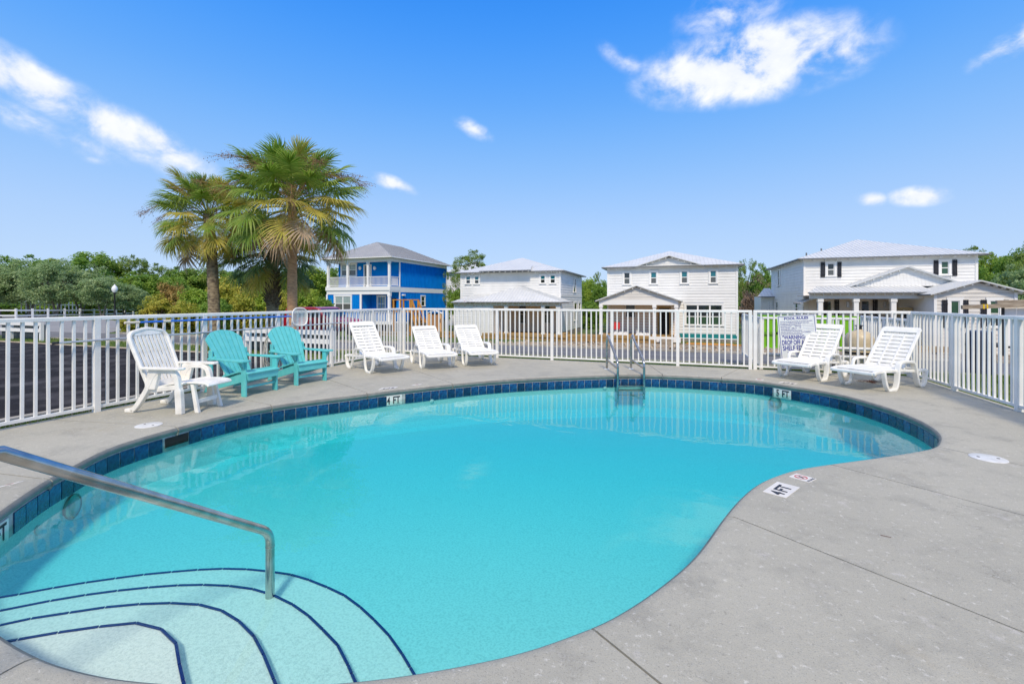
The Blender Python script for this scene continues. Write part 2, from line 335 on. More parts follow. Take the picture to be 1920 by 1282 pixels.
class MB:
    def __init__(s): s.v = []; s.f = []
    def add(s, vs, fs):
        b = len(s.v); s.v += [tuple(x) for x in vs]; s.f += [tuple(b + i for i in f) for f in fs]; return s
    def box(s, x0, x1, y0, y1, z0, z1):
        return s.add([(x0, y0, z0), (x1, y0, z0), (x1, y1, z0), (x0, y1, z0), (x0, y0, z1), (x1, y0, z1), (x1, y1, z1), (x0, y1, z1)],
                     [(0, 3, 2, 1), (4, 5, 6, 7), (0, 1, 5, 4), (1, 2, 6, 5), (2, 3, 7, 6), (3, 0, 4, 7)])
    def hexa(s, a, b):          # two quads (bottom, top) of 4 corners
        return s.add(list(a) + list(b), [(3, 2, 1, 0), (4, 5, 6, 7), (0, 1, 5, 4), (1, 2, 6, 5), (2, 3, 7, 6), (3, 0, 4, 7)])
    def bar(s, p, q, w, h, up=(0, 0, 1)):
        p = Vector(p); q = Vector(q); d = (q - p).normalized(); u = Vector(up)
        if abs(d.dot(u)) > .98: u = Vector((1, 0, 0))
        sd_ = d.cross(u).normalized(); u = sd_.cross(d).normalized()
        A = [p + sd_ * (i * w / 2) + u * (j * h / 2) for i, j in ((-1, -1), (1, -1), (1, 1), (-1, 1))]
        B = [q + sd_ * (i * w / 2) + u * (j * h / 2) for i, j in ((-1, -1), (1, -1), (1, 1), (-1, 1))]
        return s.add(A + B, [(0, 1, 2, 3), (7, 6, 5, 4), (0, 4, 5, 1), (1, 5, 6, 2), (2, 6, 7, 3), (3, 7, 4, 0)])
    def tube(s, path, r, seg=10, caps=True):
        P = [Vector(p) for p in path]; n = len(P); rr = r if isinstance(r, (list, tuple)) else [r] * n
        up = Vector((0, 0, 1)); vs_ = []; prev = None
        for i in range(n):
            d = (P[min(i + 1, n - 1)] - P[max(i - 1, 0)]).normalized()
            if prev is None:
                a = d.cross(up)
                if a.length < .05: a = d.cross(Vector((1, 0, 0)))
                a.normalize()
            else:
                a = (prev - d * prev.dot(d)).normalized()
            prev = a; b = d.cross(a)
            vs_ += [P[i] + (a * math.cos(2 * math.pi * k / seg) + b * math.sin(2 * math.pi * k / seg)) * rr[i] for k in range(seg)]
        fs = [(i * seg + k, i * seg + (k + 1) % seg, (i + 1) * seg + (k + 1) % seg, (i + 1) * seg + k) for i in range(n - 1) for k in range(seg)]
        if caps: fs += [tuple(reversed(range(seg))), tuple(range((n - 1) * seg, n * seg))]
        return s.add(vs_, fs)
    def band(s, path, y0, y1, th):   # path of (x,z), extruded from y0 to y1, thickness th (number or list)
        P = [Vector((p[0], p[1])) for p in path]; n = len(P); T = th if isinstance(th, (list, tuple)) else [th] * n
        up_, lo_ = [], []
        for i in range(n):
            d = (P[min(i + 1, n - 1)] - P[max(i - 1, 0)]).normalized(); nn = Vector((-d.y, d.x))
            up_.append(P[i] + nn * T[i] / 2); lo_.append(P[i] - nn * T[i] / 2)
        vs_ = []
        for i in range(n):
            vs_ += [(up_[i].x, y0, up_[i].y), (up_[i].x, y1, up_[i].y), (lo_[i].x, y1, lo_[i].y), (lo_[i].x, y0, lo_[i].y)]
        fs = [(i * 4 + k, (i + 1) * 4 + k, (i + 1) * 4 + (k + 1) % 4, i * 4 + (k + 1) % 4) for i in range(n - 1) for k in range(4)]
        fs += [(0, 1, 2, 3), (4 * n - 1, 4 * n - 2, 4 * n - 3, 4 * n - 4)]
        return s.add(vs_, fs)
    def lathe(s, prof, seg=20, c=(0, 0)):
        n = len(prof); vs_ = [(c[0] + r * math.cos(2 * math.pi * k / seg), c[1] + r * math.sin(2 * math.pi * k / seg), z) for r, z in prof for k in range(seg)]
        fs = [(i * seg + k, i * seg + (k + 1) % seg, (i + 1) * seg + (k + 1) % seg, (i + 1) * seg + k) for i in range(n - 1) for k in range(seg)]
        fs += [tuple(reversed(range(seg))), tuple(range((n - 1) * seg, n * seg))]
        return s.add(vs_, fs)
    def prism(s, poly, z0, z1):
        n = len(poly); vs_ = [(p[0], p[1], z0) for p in poly] + [(p[0], p[1], z1) for p in poly]
        fs = [tuple(reversed(range(n))), tuple(range(n, 2 * n))] + [(i, (i + 1) % n, n + (i + 1) % n, n + i) for i in range(n)]
        return s.add(vs_, fs)
    def mesh(s, name, m, smooth=False):
        me = bpy.data.meshes.new(name); me.from_pydata(s.v, [], s.f); me.update()
        me.materials.append(MATS[m] if isinstance(m, str) else m)
        bm = bmesh.new(); bm.from_mesh(me); bmesh.ops.recalc_face_normals(bm, faces=bm.faces); bm.to_mesh(me); bm.free()
        if smooth: me.shade_smooth()
        return me
    def build(s, name, m, parent=None, smooth=False, bevel=0.0, angle=40, seg=2):
        o = link(name, s.mesh(name, m, smooth), parent)
        if bevel:
            b = o.modifiers.new('bevel', 'BEVEL'); b.width = bevel; b.segments = seg; b.limit_method = 'ANGLE'; b.angle_limit = R(angle)
        if smooth and not bevel:
            o.data.set_sharp_from_angle(angle=R(angle))
        return o
def sheet(name, pts, m, kind='structure', parent=None, zf=None):
    me = bpy.data.meshes.new(name); me.from_pydata([tuple(p) for p in pts], [], [tuple(range(len(pts)))]); me.update()
    bm = bmesh.new(); bm.from_mesh(me); bmesh.ops.recalc_face_normals(bm, faces=bm.faces)
    for f in bm.faces:
        if f.normal.z < 0: f.normal_flip()
    bm.to_mesh(me); bm.free()
    me.materials.append(MATS[m]); o = link(name, me, parent)
    if kind and not parent: o['kind'] = kind
    return o
_txt = {}
def text_mesh(s, bold=0.0):
    key = (s, bold)
    if key not in _txt:
        cu = bpy.data.curves.new('lettering', 'FONT'); cu.body = s; cu.size = 1.0; cu.offset = bold; cu.resolution_u = 3
        cu.fill_mode = 'FRONT'
        ob = bpy.data.objects.new('lettering', cu); col.objects.link(ob)
        dg = bpy.context.evaluated_depsgraph_get(); me = bpy.data.meshes.new_from_object(ob.evaluated_get(dg))
        bpy.data.objects.remove(ob); bpy.data.curves.remove(cu)
        xs = [v.co.x for v in me.vertices]; ys = [v.co.y for v in me.vertices]
        _txt[key] = (me, min(xs), max(xs), min(ys), max(ys))
    return _txt[key]
def lettering(s, origin, xd, yd, width, height, m, parent, bold=0.0):
    """flat lettering fitted to a width x height box whose lower-left corner is origin, in the parent's frame"""
    me0, x0, x1, y0, y1 = text_mesh(s, bold); me = me0.copy(); xd = Vector(xd); yd = Vector(yd); o0 = Vector(origin)
    for v in me.vertices:
        a = (v.co.x - x0) / (x1 - x0) * width; b = (v.co.y - y0) / max(y1 - y0, 1e-6) * height
        v.co = o0 + xd * a + yd * b
    me.materials.clear(); me.materials.append(MATS[m]); me.update()
    return link('lettering', me, parent)

# ------------------------------------------------------------------ terrain
def lerp_tab(t, tab):
    if t <= tab[0][0]: return tab[0][1]
    for (a, x), (b, y) in zip(tab, tab[1:]):
        if t <= b: return x + (y - x) * (t - a) / (b - a)
    return tab[-1][1]
def smooth01(t): t = min(max(t, 0), 1); return t * t * (3 - 2 * t)
D_R = [(10.5, -.07), (12.3, -.14), (20, -.70), (30, -1.40), (37, -2.0), (60, -2.15)]
D_L = [(10.5, -.07), (14, -.12), (17, -.30), (20, -.55), (25, -1.05), (34, -1.75), (40, -2.1), (60, -2.2)]
D_F = [(10.5, -.07), (20, -.22), (34, -.5), (60, -.7)]
def gz(u, v):
    a = lerp_tab(v, D_R); b = lerp_tab(v, D_L); c = lerp_tab(v, D_F)
    t = smooth01((-u - 9) / 5); z = a + (b - a) * t
    t = smooth01((-u - 24) / 10) if v < 38 else smooth01((-u - 38) / 8)
    return z + (c - z) * t
def grid_sheet(name, us, vs_, m, dz=0.0, skip=None, kind='structure'):
    V = [(u, v, gz(u, v) + dz) for v in vs_ for u in us]; n = len(us); F = []
    for j in range(len(vs_) - 1):
        for i in range(n - 1):
            if skip and skip((us[i] + us[i + 1]) / 2, (vs_[j] + vs_[j + 1]) / 2): continue
            F.append((j * n + i, j * n + i + 1, (j + 1) * n + i + 1, (j + 1) * n + i))
    me = bpy.data.meshes.new(name); me.from_pydata(V, [], F); me.update(); me.materials.append(MATS[m]); me.shade_smooth()
    o = link(name, me); o['kind'] = kind; return o
def frange(a, b, st):
    n = max(1, round((b - a) / st)); return [a + (b - a) * i / n for i in range(n + 1)]
FL, FR_, FB = -6.95, 4.20, 10.43        # fence lines: left, right, back
us = [-900, -400, -200, -120] + frange(-90, -7.02, 2) + frange(-7.02, 4.27, 1.4)[1:] + frange(4.27, 60, 2)[1:] + [90, 140, 250, 500, 900]
vv = [-600, -200, -60, -20, -6] + frange(-6, 10.50, 1.65)[1:] + frange(10.5, 44, 1.2)[1:] + [48, 54, 60, 75, 100, 150, 300, 700, 1400]
grid_sheet('ground', us, vv, 'grass_ground', 0, skip=lambda u, v: -7.02 < u < 4.27 and -6 < v < 10.50)
# street behind the back fence, parking lot beside the left fence, side road curving away
def strip(name, pairs, m, dz, kind='structure', n=6):
    """pairs: list of (near point, far point) in u,v; filled across with n cells following the terrain"""
    V, F = [], []
    for a, b in pairs:
        for k in range(n + 1):
            t = k / n; u = a[0] + (b[0] - a[0]) * t; v = a[1] + (b[1] - a[1]) * t; V.append((u, v, gz(u, v) + dz))
    for i in range(len(pairs) - 1):
        for k in range(n):
            q = i * (n + 1) + k; F.append((q, q + n + 1, q + n + 2, q + 1))
    me = bpy.data.meshes.new(name); me.from_pydata(V, [], F); me.update(); me.materials.append(MATS[m]); me.shade_smooth()
    bm = bmesh.new(); bm.from_mesh(me)
    for f in bm.faces:
        if f.normal.z < 0: f.normal_flip()
    bm.to_mesh(me); bm.free()
    o = link(name, me); o['kind'] = kind; return o
SN = lambda u: 12.1 - 1.4 * smooth01((-u - 6) / 6)            # near edge of the street
SF = lambda u: 19.3 - 6.1 * smooth01((-u - 8) / 5)            # far edge
strip('street', [((u, SN(u)), (u, SF(u))) for u in frange(-60, 60, 1.5)], 'asphalt', .02, n=8)
strip('side_road', [((-24.5, 13.0), (-31, 13.0)), ((-29, 16.5), (-38, 14.5)), ((-36, 21), (-47, 17.5)), ((-48, 26), (-58, 20)), ((-75, 33), (-80, 24))], 'side_road', .026)
strip('parking_lot', [((u, -6), (u, 8.9)) for u in frange(-60, -7.55, 2.5)], 'asphalt_lot', .018, n=8)
strip('dirt_yard', [((u, SF(u) + .25), (u, 38.5)) for u in frange(-8.5, 60, 1.5)], 'dirt', .012, n=14)
strip('sand_verge', [((u, 8.92), (u, 9.18)) for u in frange(-24, -11, 1.5)], 'sand', .03, n=2)
# kerbs
def kerb(path, w=.14, h=.11):
    mb = MB()
    for (a, b) in zip(path, path[1:]):
        mb.bar((a[0], a[1], gz(*a) + h / 2 - .02), (b[0], b[1], gz(*b) + h / 2 - .02), w, h)
    o = mb.build('kerb', 'kerb'); o['kind'] = 'structure'
kerb([(-7.46, v) for v in frange(-2, 8.8, 1.2)])
kerb([(u, SF(u) + .1) for u in frange(-24, 40, 1.5)])
kerb([(u, SN(u) - .1) for u in frange(-24, 30, 1.5)], h=.06)

# ------------------------------------------------------------------ pool outline (deck edge)
OUT = [(0, 961), (75, 909), (139, 873), (226, 832), (350, 796), (425, 777), (500, 762), (575, 751), (675, 739), (767, 728), (933, 712), (1100, 704), (1225, 702), (1392, 711),
       (1484, 723), (1568, 737), (1653, 760), (1711, 782), (1741, 798), (1757, 812), (1758, 825), (1744, 837), (1672, 850), (1594, 861), (1535, 869), (1488, 877), (1449, 889), (1417, 904), (1386, 929),
       (1355, 964), (1300, 1036), (1230, 1095), (1150, 1146), (1080, 1176), (960, 1215), (770, 1251), (600, 1269), (451, 1273), (338, 1269), (226, 1259), (150, 1244), (94, 1227), (37, 1200), (0, 1176)]
ring = [pxg(x, y) for x, y in OUT] + [c2w(-2.72, 2.15), c2w(-3.05, 2.38), c2w(-3.27, 2.66)]
ring = catmull(ring, 12, closed=True)
def resample(P, n):
    P = [Vector((p[0], p[1])) for p in P]; P.append(P[0]); d = [0]
    for a, b in zip(P, P[1:]): d.append(d[-1] + (b - a).length)
    out = []; j = 0
    for i in range(n):
        t = d[-1] * i / n
        while d[j + 1] < t: j += 1
        s = (t - d[j]) / max(d[j + 1] - d[j], 1e-9); out.append(P[j].lerp(P[j + 1], s))
    return out, d[-1]
NR = 600
ring, PERIM = resample(ring, NR)
for _ in range(3):
    ring = [(ring[i - 1] + ring[i] * 2 + ring[(i + 1) % NR]) / 4 for i in range(NR)]
nrm = []
for i in range(NR):
    d = (ring[(i + 2) % NR] - ring[i - 2]).normalized(); nrm.append(Vector((d.y, -d.x)))
area = sum(ring[i].x * ring[(i + 1) % NR].y - ring[(i + 1) % NR].x * ring[i].y for i in range(NR))
if area < 0: nrm = [-n for n in nrm]          # outward from the water
def off(i, d): p = ring[i % NR] + nrm[i % NR] * d; return p
def ring_near(x, y, z, d=.03):
    best = None
    for i in range(NR):
        p = off(i, d); cy = -p.x * ST + p.y * CT
        if cy < .3: continue
        q = topx((p.x, p.y, z)); e = (q[0] - x) ** 2 + (q[1] - y) ** 2
        if best is None or e < best[0]: best = (e, i)
    return best[1]
WATER_Z = -.17
# ---- deck: concrete slabs between saw-cut joints, each with its rolled pool edge
X0, X1, Y0, Y1 = -7.02, 4.27, -3.2, 10.50
corners = [(X0, Y0), (X1, Y0), (X1, Y1), (X0, Y1)]
plen = [0, X1 - X0, X1 - X0 + Y1 - Y0, 2 * (X1 - X0) + Y1 - Y0, 2 * (X1 - X0) + 2 * (Y1 - Y0)]
def per_pt(t):
    t %= plen[4]
    for k in range(4):
        if t <= plen[k + 1]:
            a = Vector(corners[k]); b = Vector(corners[(k + 1) % 4]); return a.lerp(b, (t - plen[k]) / (plen[k + 1] - plen[k]))
def per_hit(p, d):
    best = None
    for k in range(4):
        a = Vector(corners[k]); e = Vector(corners[(k + 1) % 4]) - a
        den = d.x * e.y - d.y * e.x
        if abs(den) < 1e-9: continue
        w = a - p; t = (w.x * e.y - w.y * e.x) / den; s = (w.x * d.y - w.y * d.x) / den
        if t > 0 and -1e-6 <= s <= 1 + 1e-6 and (best is None or t < best[0]): best = (t, plen[k] + s * e.length)
    return best[1]
JOINTS = [((1355, 964), (1920, 1190)), ((1547, 867), (1920, 966)), ((1750, 836), (1920, 874)), ((1355, 707), (1382, 693)), ((1242, 702), (1220, 686)),
          ((848, 719), (758, 687)), ((692, 737), (600, 705)), ((512, 760), (425, 741)), ((335, 800), (175, 791)), ((100, 895), (0, 884)), ((81, 1221), (0, 1266)), ((1105, 1165), (1250, 1282))]
js = []
for a, b in JOINTS:
    pa = pxg(*a); pb = pxg(*b); i = min(range(NR), key=lambda k: (ring[k] - pa.xy).length); d = (pb.xy - pa.xy).normalized()
    js.append((i, per_hit(ring[i], d)))
js.sort()
sgn = 1 if area > 0 else -1
deck = empty('pool_deck'); deck['kind'] = 'structure'
subv = []
PROF = [(.075, -.0005), (.05, -.003), (.026, -.010), (.009, -.022), (.001, -.036), (.002, -.047), (.009, -.060), (.021, -.075), (.036, -.086)]
GAP = .0055
for a in range(len(js)):
    i0, t0 = js[a]; i1, t1 = js[(a + 1) % len(js)]
    n = (i1 - i0) % NR
    dt = ((t1 - t0) * sgn) % plen[4]
    V, F = [], []; rows = []
    steps = list(range(n + 1))
    for k in steps:
        i = (i0 + k) % NR; o = per_pt(t0 + sgn * dt * k / n); p = ring[i]; q = off(i, .075)
        line = []
        for d_, z_ in reversed(PROF): pp = off(i, d_); line.append((pp.x, pp.y, z_))
        for s in (.04, .1, .2, .35, .55, .8, 1.0):
            pp = q.lerp(o, s); line.append((pp.x, pp.y, 0.0))
        line.append((o.x, o.y, -.12)); rows.append(line)
    # pull the two ends in by half the joint width
    for e, sgn2 in ((0, 1), (-1, -1)):
        r0, r1 = rows[e], rows[1 if e == 0 else -2]
        newl = []
        for p, q in zip(r0, r1):
            d = Vector(q) - Vector(p); L_ = d.xy.length
            f = min(GAP / L_, .45) if L_ > 1e-6 else 0
            newl.append(tuple(Vector(p) + d * f))
        rows[e] = newl
    m_ = len(rows[0])
    for r in rows: V += r
    for k in range(len(rows) - 1):
        for j in range(m_ - 1): F.append((k * m_ + j, (k + 1) * m_ + j, (k + 1) * m_ + j + 1, k * m_ + j + 1))
    for e in (0, len(rows) - 1):                                     # joint faces
        b = len(V); V += [(x, y, z - .03) for x, y, z in rows[e]]
        for j in range(m_ - 1): F.append((e * m_ + j, e * m_ + j + 1, b + j + 1, b + j))
    me = bpy.data.meshes.new('slab'); me.from_pydata(V, [], F); me.update(); me.materials.append(MATS['deck']); me.materials.append(MATS['coping_shade']); me.shade_smooth(); me.set_sharp_from_angle(angle=R(50))
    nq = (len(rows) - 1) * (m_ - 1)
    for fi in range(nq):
        if fi % (m_ - 1) < 6: me.polygons[fi].material_index = 1  # rolled nose faces take the painted shade tone
    bm = bmesh.new(); bm.from_mesh(me); bmesh.ops.recalc_face_normals(bm, faces=bm.faces)
    s_ = sum(f.normal.z * f.calc_area() for f in bm.faces)
    if s_ < 0: bmesh.ops.reverse_faces(bm, faces=bm.faces)
    bm.to_mesh(me); bm.free()
    link('slab', me, deck)
# bed under the joints
V, F = [], []
for k in range(0, NR, 4):
    tt = None
    p = off(k, .05); V.append((p.x, p.y, -.03)); p = off(k, .6); V.append((p.x, p.y, -.03))
m2 = len(V) // 2
for k in range(m2): F.append((2 * k, 2 * k + 1, (2 * k + 3) % (2 * m2), (2 * k + 2) % (2 * m2)))
for a, (i, t) in enumerate(js):
    p = off(i, .3); o = per_pt(t); d = (o - p).normalized(); nn = Vector((-d.y, d.x)) * .05
    b = len(V); V += [(*(p + nn), -.02), (*(p - nn), -.02), (*(o - nn), -.02), (*(o + nn), -.02)]; F.append((b, b + 1, b + 2, b + 3))
me = bpy.data.meshes.new('joint_bed'); me.from_pydata(V, [], F); me.update(); me.materials.append(MATS['joint']); link('joint_bed', me, deck)

# ---- pool basin
basin = empty('pool_basin'); basin['kind'] = 'structure'
A_ = c2w(-1.6, 2.2).xy; AX = c2w(1.5, 6).xy.normalized()
def floor_z(p): t = (Vector((p[0], p[1])) - A_).dot(AX); return -.47 - .045 * t
V, F = [], []
WD = .036
for k in range(NR):
    p = off(k, WD); q = off(k, WD - .03); r = off(k, WD - .12)
    V += [(p.x, p.y, -.03), (p.x, p.y, floor_z(p) + .14), (q.x, q.y, floor_z(q) + .04), (r.x, r.y, floor_z(r))]
for k in range(NR):
    b = ((k + 1) % NR) * 4
    for j in range(3): F.append((k * 4 + j, b + j, b + j + 1, k * 4 + j + 1))
F.append(tuple(k * 4 + 3 for k in range(NR)))
me = bpy.data.meshes.new('shell'); me.from_pydata(V, [], F); me.update(); me.materials.append(MATS['plaster']); link('shell', me, basin)
# waterline tiles
TW = .147
marks = {}
def arc_idx(i): return i * PERIM / NR
for (x, y, txt) in ((738, 748, '4 FT'), (1468, 737, '5 FT'), (-14, 993, '4 FT')):
    marks[ring_near(x, y, -.13)] = txt
skim_i = ring_near(332, 822, -.13)
tile_me = MB().box(-TW / 2 + .004, TW / 2 - .004, -.004, .004, -.075, .073).mesh('tile', 'pool_tile')
NT = round(PERIM / TW); st = NR / NT
busy = []
for i, txt in marks.items(): busy.append((i, 1.0))
busy.append((skim_i, 1.0))
grout = MB()
for k in range(NR):
    pass
V, F = [], []
for k in range(NR):
    p = off(k, WD - .006); V += [(p.x, p.y, -.08), (p.x, p.y, -.247)]
for k in range(NR): F.append((2 * k, 2 * k + 1, (2 * k + 3) % (2 * NR), (2 * k + 2) % (2 * NR)))
me = bpy.data.meshes.new('grout'); me.from_pydata(V, [], F); me.update(); me.materials.append(MATS['grout']); link('grout', me, basin)
def on_wall(fi, d, z):
    i = int(math.floor(fi)) % NR; t = fi - math.floor(fi); p = off(i, d).lerp(off((i + 1) % NR, d), t); n = nrm[i].lerp(nrm[(i + 1) % NR], t).normalized()
    return Vector((p.x, p.y, z)), n
for k in range(NT):
    fi = k * st
    if any(min((fi - b) % NR, (b - fi) % NR) < st * 1.02 * w for b, w in busy): continue
    P, n = on_wall(fi, WD - .011, -.165); link('tile', tile_me, basin, P, (0, 0, math.atan2(n.y, n.x) - math.pi / 2))
def wall_frame(fi, z, d):
    P, n = on_wall(fi, d, z); x = Vector((n.y, -n.x, 0)); return P, x, Vector((-n.x, -n.y, 0))
for i, txt in marks.items():
    P, x, nn = wall_frame(i, -.165, WD - .012)
    h = MB(); a = P - x * TW * .98; b = P + x * TW * .98
    h.bar(a, b, .008, .148); o = h.build('depth_marker', 'marker', basin); o['label'] = 'white waterline tile lettered ' + txt
    # letters face the water
    for s_, x0, w in ((txt[0], -.10, .05), (txt[2:], 0.0, .115)):
        lettering(s_, P + x * x0 + nn * .007 + Vector((0, 0, -.055)), x, (0, 0, 1), w, .115, 'black_ink', o, .02)
P, x, nn = wall_frame(skim_i, -.15, WD - .012)
MB().bar(P - x * .13, P + x * .13, .01, .10).build('skimmer_mouth', 'dark_open', basin)
# steps with blue edge tiles
LINES = [
 (-.215, [(36, 1197), (111, 1184), (188, 1173), (258, 1166), (306, 1178), (334, 1205), (341, 1245), (348, 1275)]),
 (-.262, [(0, 1171), (60, 1158), (132, 1147), (199, 1137), (263, 1131), (322, 1129), (376, 1132), (418, 1143), (451, 1163), (479, 1191), (498, 1226), (517, 1272)]),
 (-.309, [(0, 1144), (96, 1125), (162, 1114), (222, 1106), (280, 1100), (335, 1096), (383, 1095), (432, 1097), (476, 1103), (514, 1114), (551, 1132), (581, 1153), (608, 1179), (636, 1208), (656, 1246), (663, 1262)]),
 (-.360, [(0, 1119), (37, 1113), (101, 1101), (162, 1091), (218, 1083), (271, 1076), (323, 1071), (372, 1067), (419, 1065), (464, 1066), (506, 1070), (547, 1076), (581, 1086), (616, 1100), (648, 1115), (678, 1137), (704, 1161), (732, 1190), (757, 1225), (772, 1250)])]
for si, (z, pts) in enumerate(LINES):
    P = [pxg(x, y, z) for x, y in pts]
    d0 = (P[0] - P[1]).normalized(); d1 = (P[-1] - P[-2]).normalized()
    P = [P[0] + d0 * .35] + P + [P[-1] + d1 * .3]
    P[0].z = z; P[-1].z = z
    far = [c2w(-.3, .9), c2w(-2.6, .9), c2w(-4.2, 2.2)]
    if si < 3: far = [c2w(-1.0, .9), c2w(-2.6, .9), c2w(-4.0, 2.0)]
    poly = [(p.x, p.y) for p in P] + [(p.x, p.y) for p in far]
    stp = MB().prism(poly, -1.2, z).build('step', 'plaster', basin)
    for a, b in zip(P, P[1:]):
        d = (b - a); L_ = d.length; d.normalize(); inn = Vector((d.y, -d.x, 0)) * .009
        c = (P[len(P) // 2] + c2w(-2.4, 1.2)) / 2
        if (c - a).dot(inn) < 0: inn = -inn
        m = MB(); up = Vector((0, 0, .004))
        m.bar(a + d * .004 + inn + up, b - d * .004 + inn + up, .0125, .006); m.build('edge_tile', 'trim_tile', stp)
# underwater lights, return fittings, floor drain
def wall_ring(x, y, z, r, nm):
    i = ring_near(x, y, z, WD); P, xx, nn = wall_frame(i, z, WD - .004); o = empty(nm); 
    return P, xx, nn
def disc_on(P, xx, nn, prof, seg=24):
    mb = MB(); up = Vector((0, 0, 1)); vs_ = []
    for r, h in prof: vs_ += [P + nn * h + (xx * math.cos(2 * math.pi * k / seg) + up * math.sin(2 * math.pi * k / seg)) * r for k in range(seg)]
    n = len(prof); fs = [(i * seg + k, i * seg + (k + 1) % seg, (i + 1) * seg + (k + 1) % seg, (i + 1) * seg + k) for i in range(n - 1) for k in range(seg)]
    fs.append(tuple(range((n - 1) * seg, n * seg))); return mb.add(vs_, fs)
i = ring_near(132, 952, -.36, WD); P, xx, nn = wall_frame(i, -.36, WD - .002)
lt = disc_on(P, xx, nn, [(.105, 0), (.105, .02), (.085, .03), (.083, .024)]).build('pool_light', 'steel_dull', basin, smooth=True)
disc_on(P, xx, nn, [(.083, .02), (.06, .034), (.03, .04)]).build('lens', 'glass_shade', lt, smooth=True)
i = ring_near(70, 1001, -.36, WD); P, xx, nn = wall_frame(i, -.36, WD - .002)
disc_on(P, xx, nn, [(.036, 0), (.036, .012), (.018, .022)]).build('return_fitting', 'pvc', basin, smooth=True)
for (x, y) in ((809, 744), (1133, 727)):
    i = ring_near(x, y, -.26, WD); P, xx, nn = wall_frame(i, -.26, WD - .002)
    disc_on(P, xx, nn, [(.036, 0), (.036, .012), (.018, .022)]).build('return_fitting', 'pvc', basin, smooth=True)
i = ring_near(1455, 750, -.34, WD); P, xx, nn = wall_frame(i, -.34, WD - .002)
lt = disc_on(P, xx, nn, [(.105, 0), (.105, .02), (.085, .03), (.083, .024)]).build('pool_light', 'steel_dull', basin, smooth=True)
disc_on(P, xx, nn, [(.083, .02), (.06, .034), (.03, .04)]).build('lens', 'glass_shade', lt, smooth=True)
# water body
V = [(*off(k, WD + .02), WATER_Z) for k in range(0, NR, 2)]; n = len(V); V += [(x, y, -1.9) for x, y, z in V]
F = [tuple(range(n)), tuple(reversed(range(n, 2 * n)))] + [((k + 1) % n, k, n + k, n + (k + 1) % n) for k in range(n)]
me = bpy.data.meshes.new('water'); me.from_pydata(V, [], F); me.update()
bm = bmesh.new(); bm.from_mesh(me); bmesh.ops.recalc_face_normals(bm, faces=bm.faces); bm.to_mesh(me); bm.free()
me.materials.append(MATS['water']); o = link('water', me); o['kind'] = 'structure'

# deck markers
def deck_marker(corner_px, parts, label):
    P = [pxg(x, y) for x, y in corner_px]            # lower-left, lower-right, upper-right, upper-left as read
    o0 = P[0]; xd = (P[1] - P[0]); yd = (P[3] - P[0]); w = xd.length; h = yd.length; xd.normalize(); yd.normalize()
    mb = MB(); mb.hexa([o0 - Vector((0, 0, .004)), o0 + xd * w - Vector((0, 0, .004)), o0 + xd * w + yd * h - Vector((0, 0, .004)), o0 + yd * h - Vector((0, 0, .004))],
                       [o0 + Vector((0, 0, .003)), o0 + xd * w + Vector((0, 0, .003)), o0 + xd * w + yd * h + Vector((0, 0, .003)), o0 + yd * h + Vector((0, 0, .003))])
    t = mb.build('deck_marker', 'marker', deck); t['label'] = label
    return t, o0 + Vector((0, 0, .0045)), xd, yd, w, h
def no_diving(corner_px, label, word=True):
    t, o, xd, yd, w, h = deck_marker(corner_px, None, label)
    c = o + xd * w * .5 + yd * h * .58; r1, r2 = min(w, h) * .36, min(w, h) * .30; V, F = [], []; S = 28
    for k in range(S):
        a = 2 * math.pi * k / S; d = xd * math.cos(a) + yd * math.sin(a); V += [c + d * r1, c + d * r2]
    F = [(2 * k, 2 * k + 1, (2 * k + 3) % (2 * S), (2 * k + 2) % (2 * S)) for k in range(S)]
    MB().add(V, F).build('red_ring', 'red_ink', t)
    d = (xd - yd).normalized(); nn = Vector((-d.y, d.x, 0)) * r1 * .09
    MB().add([c - d * r2 - nn, c + d * r2 - nn, c + d * r2 + nn, c - d * r2 + nn], [(0, 1, 2, 3)]).build('red_bar', 'red_ink', t)
    up = Vector((0, 0, .0006)); d = (xd * .55 + yd).normalized(); nn = Vector((-d.y, d.x, 0)) * r1 * .13
    MB().add([c - d * r2 * .75 - nn + up, c + d * r2 * .6 - nn + up, c + d * r2 * .6 + nn + up, c - d * r2 * .75 + nn + up], [(0, 1, 2, 3)]).build('diver_mark', 'black_ink', t)
    if word: lettering('NO DIVING', o + xd * w * .08 + yd * h * .03, xd, yd, w * .84, h * .13, 'black_ink', t, .02)
t, o, xd, yd, w, h = deck_marker([(1430, 921.5), (1457.5, 903), (1498, 914.5), (1474, 933.5)][::1], None, 'white deck tile lettered 4 FT beside the curved pool edge')
# reads along the line from lower-left corner to the upper one, letters upright towards the far right
t_, o_ = t, o
def px_marker_text(t, corners, txt, m='black_ink'):
    P = [pxg(x, y, .0045) for x, y in corners]; xd = P[1] - P[0]; yd = P[3] - P[0]; w, h = xd.length, yd.length; xd.normalize(); yd.normalize()
    lettering(txt[0], P[0] + xd * w * .10 + yd * h * .2, xd, yd, w * .22, h * .6, m, t, .03)
    lettering(txt[2:], P[0] + xd * w * .42 + yd * h * .2, xd, yd, w * .48, h * .6, m, t, .03)
px_marker_text(t, [(1474, 933.5), (1498, 914.5), (1457.5, 903), (1430, 921.5)], '4 FT')
no_diving([(1517, 904.5), (1531, 898), (1494, 886.8), (1479, 893.5)], 'white no-diving deck tile beside the curved pool edge')
no_diving([(-4, 913), (-20, 918), (24, 906), (46, 901)], 'white no-diving deck tile beside the pool near the handrail', False)
t = deck_marker([(709, 731), (740, 728.4), (747, 724.5), (716, 727.2)], None, 'white deck tile lettered 4 FT in front of the loungers')[0]
px_marker_text(t, [(747, 724.5), (716, 727.2), (709, 731), (740, 728.4)], '4 FT')
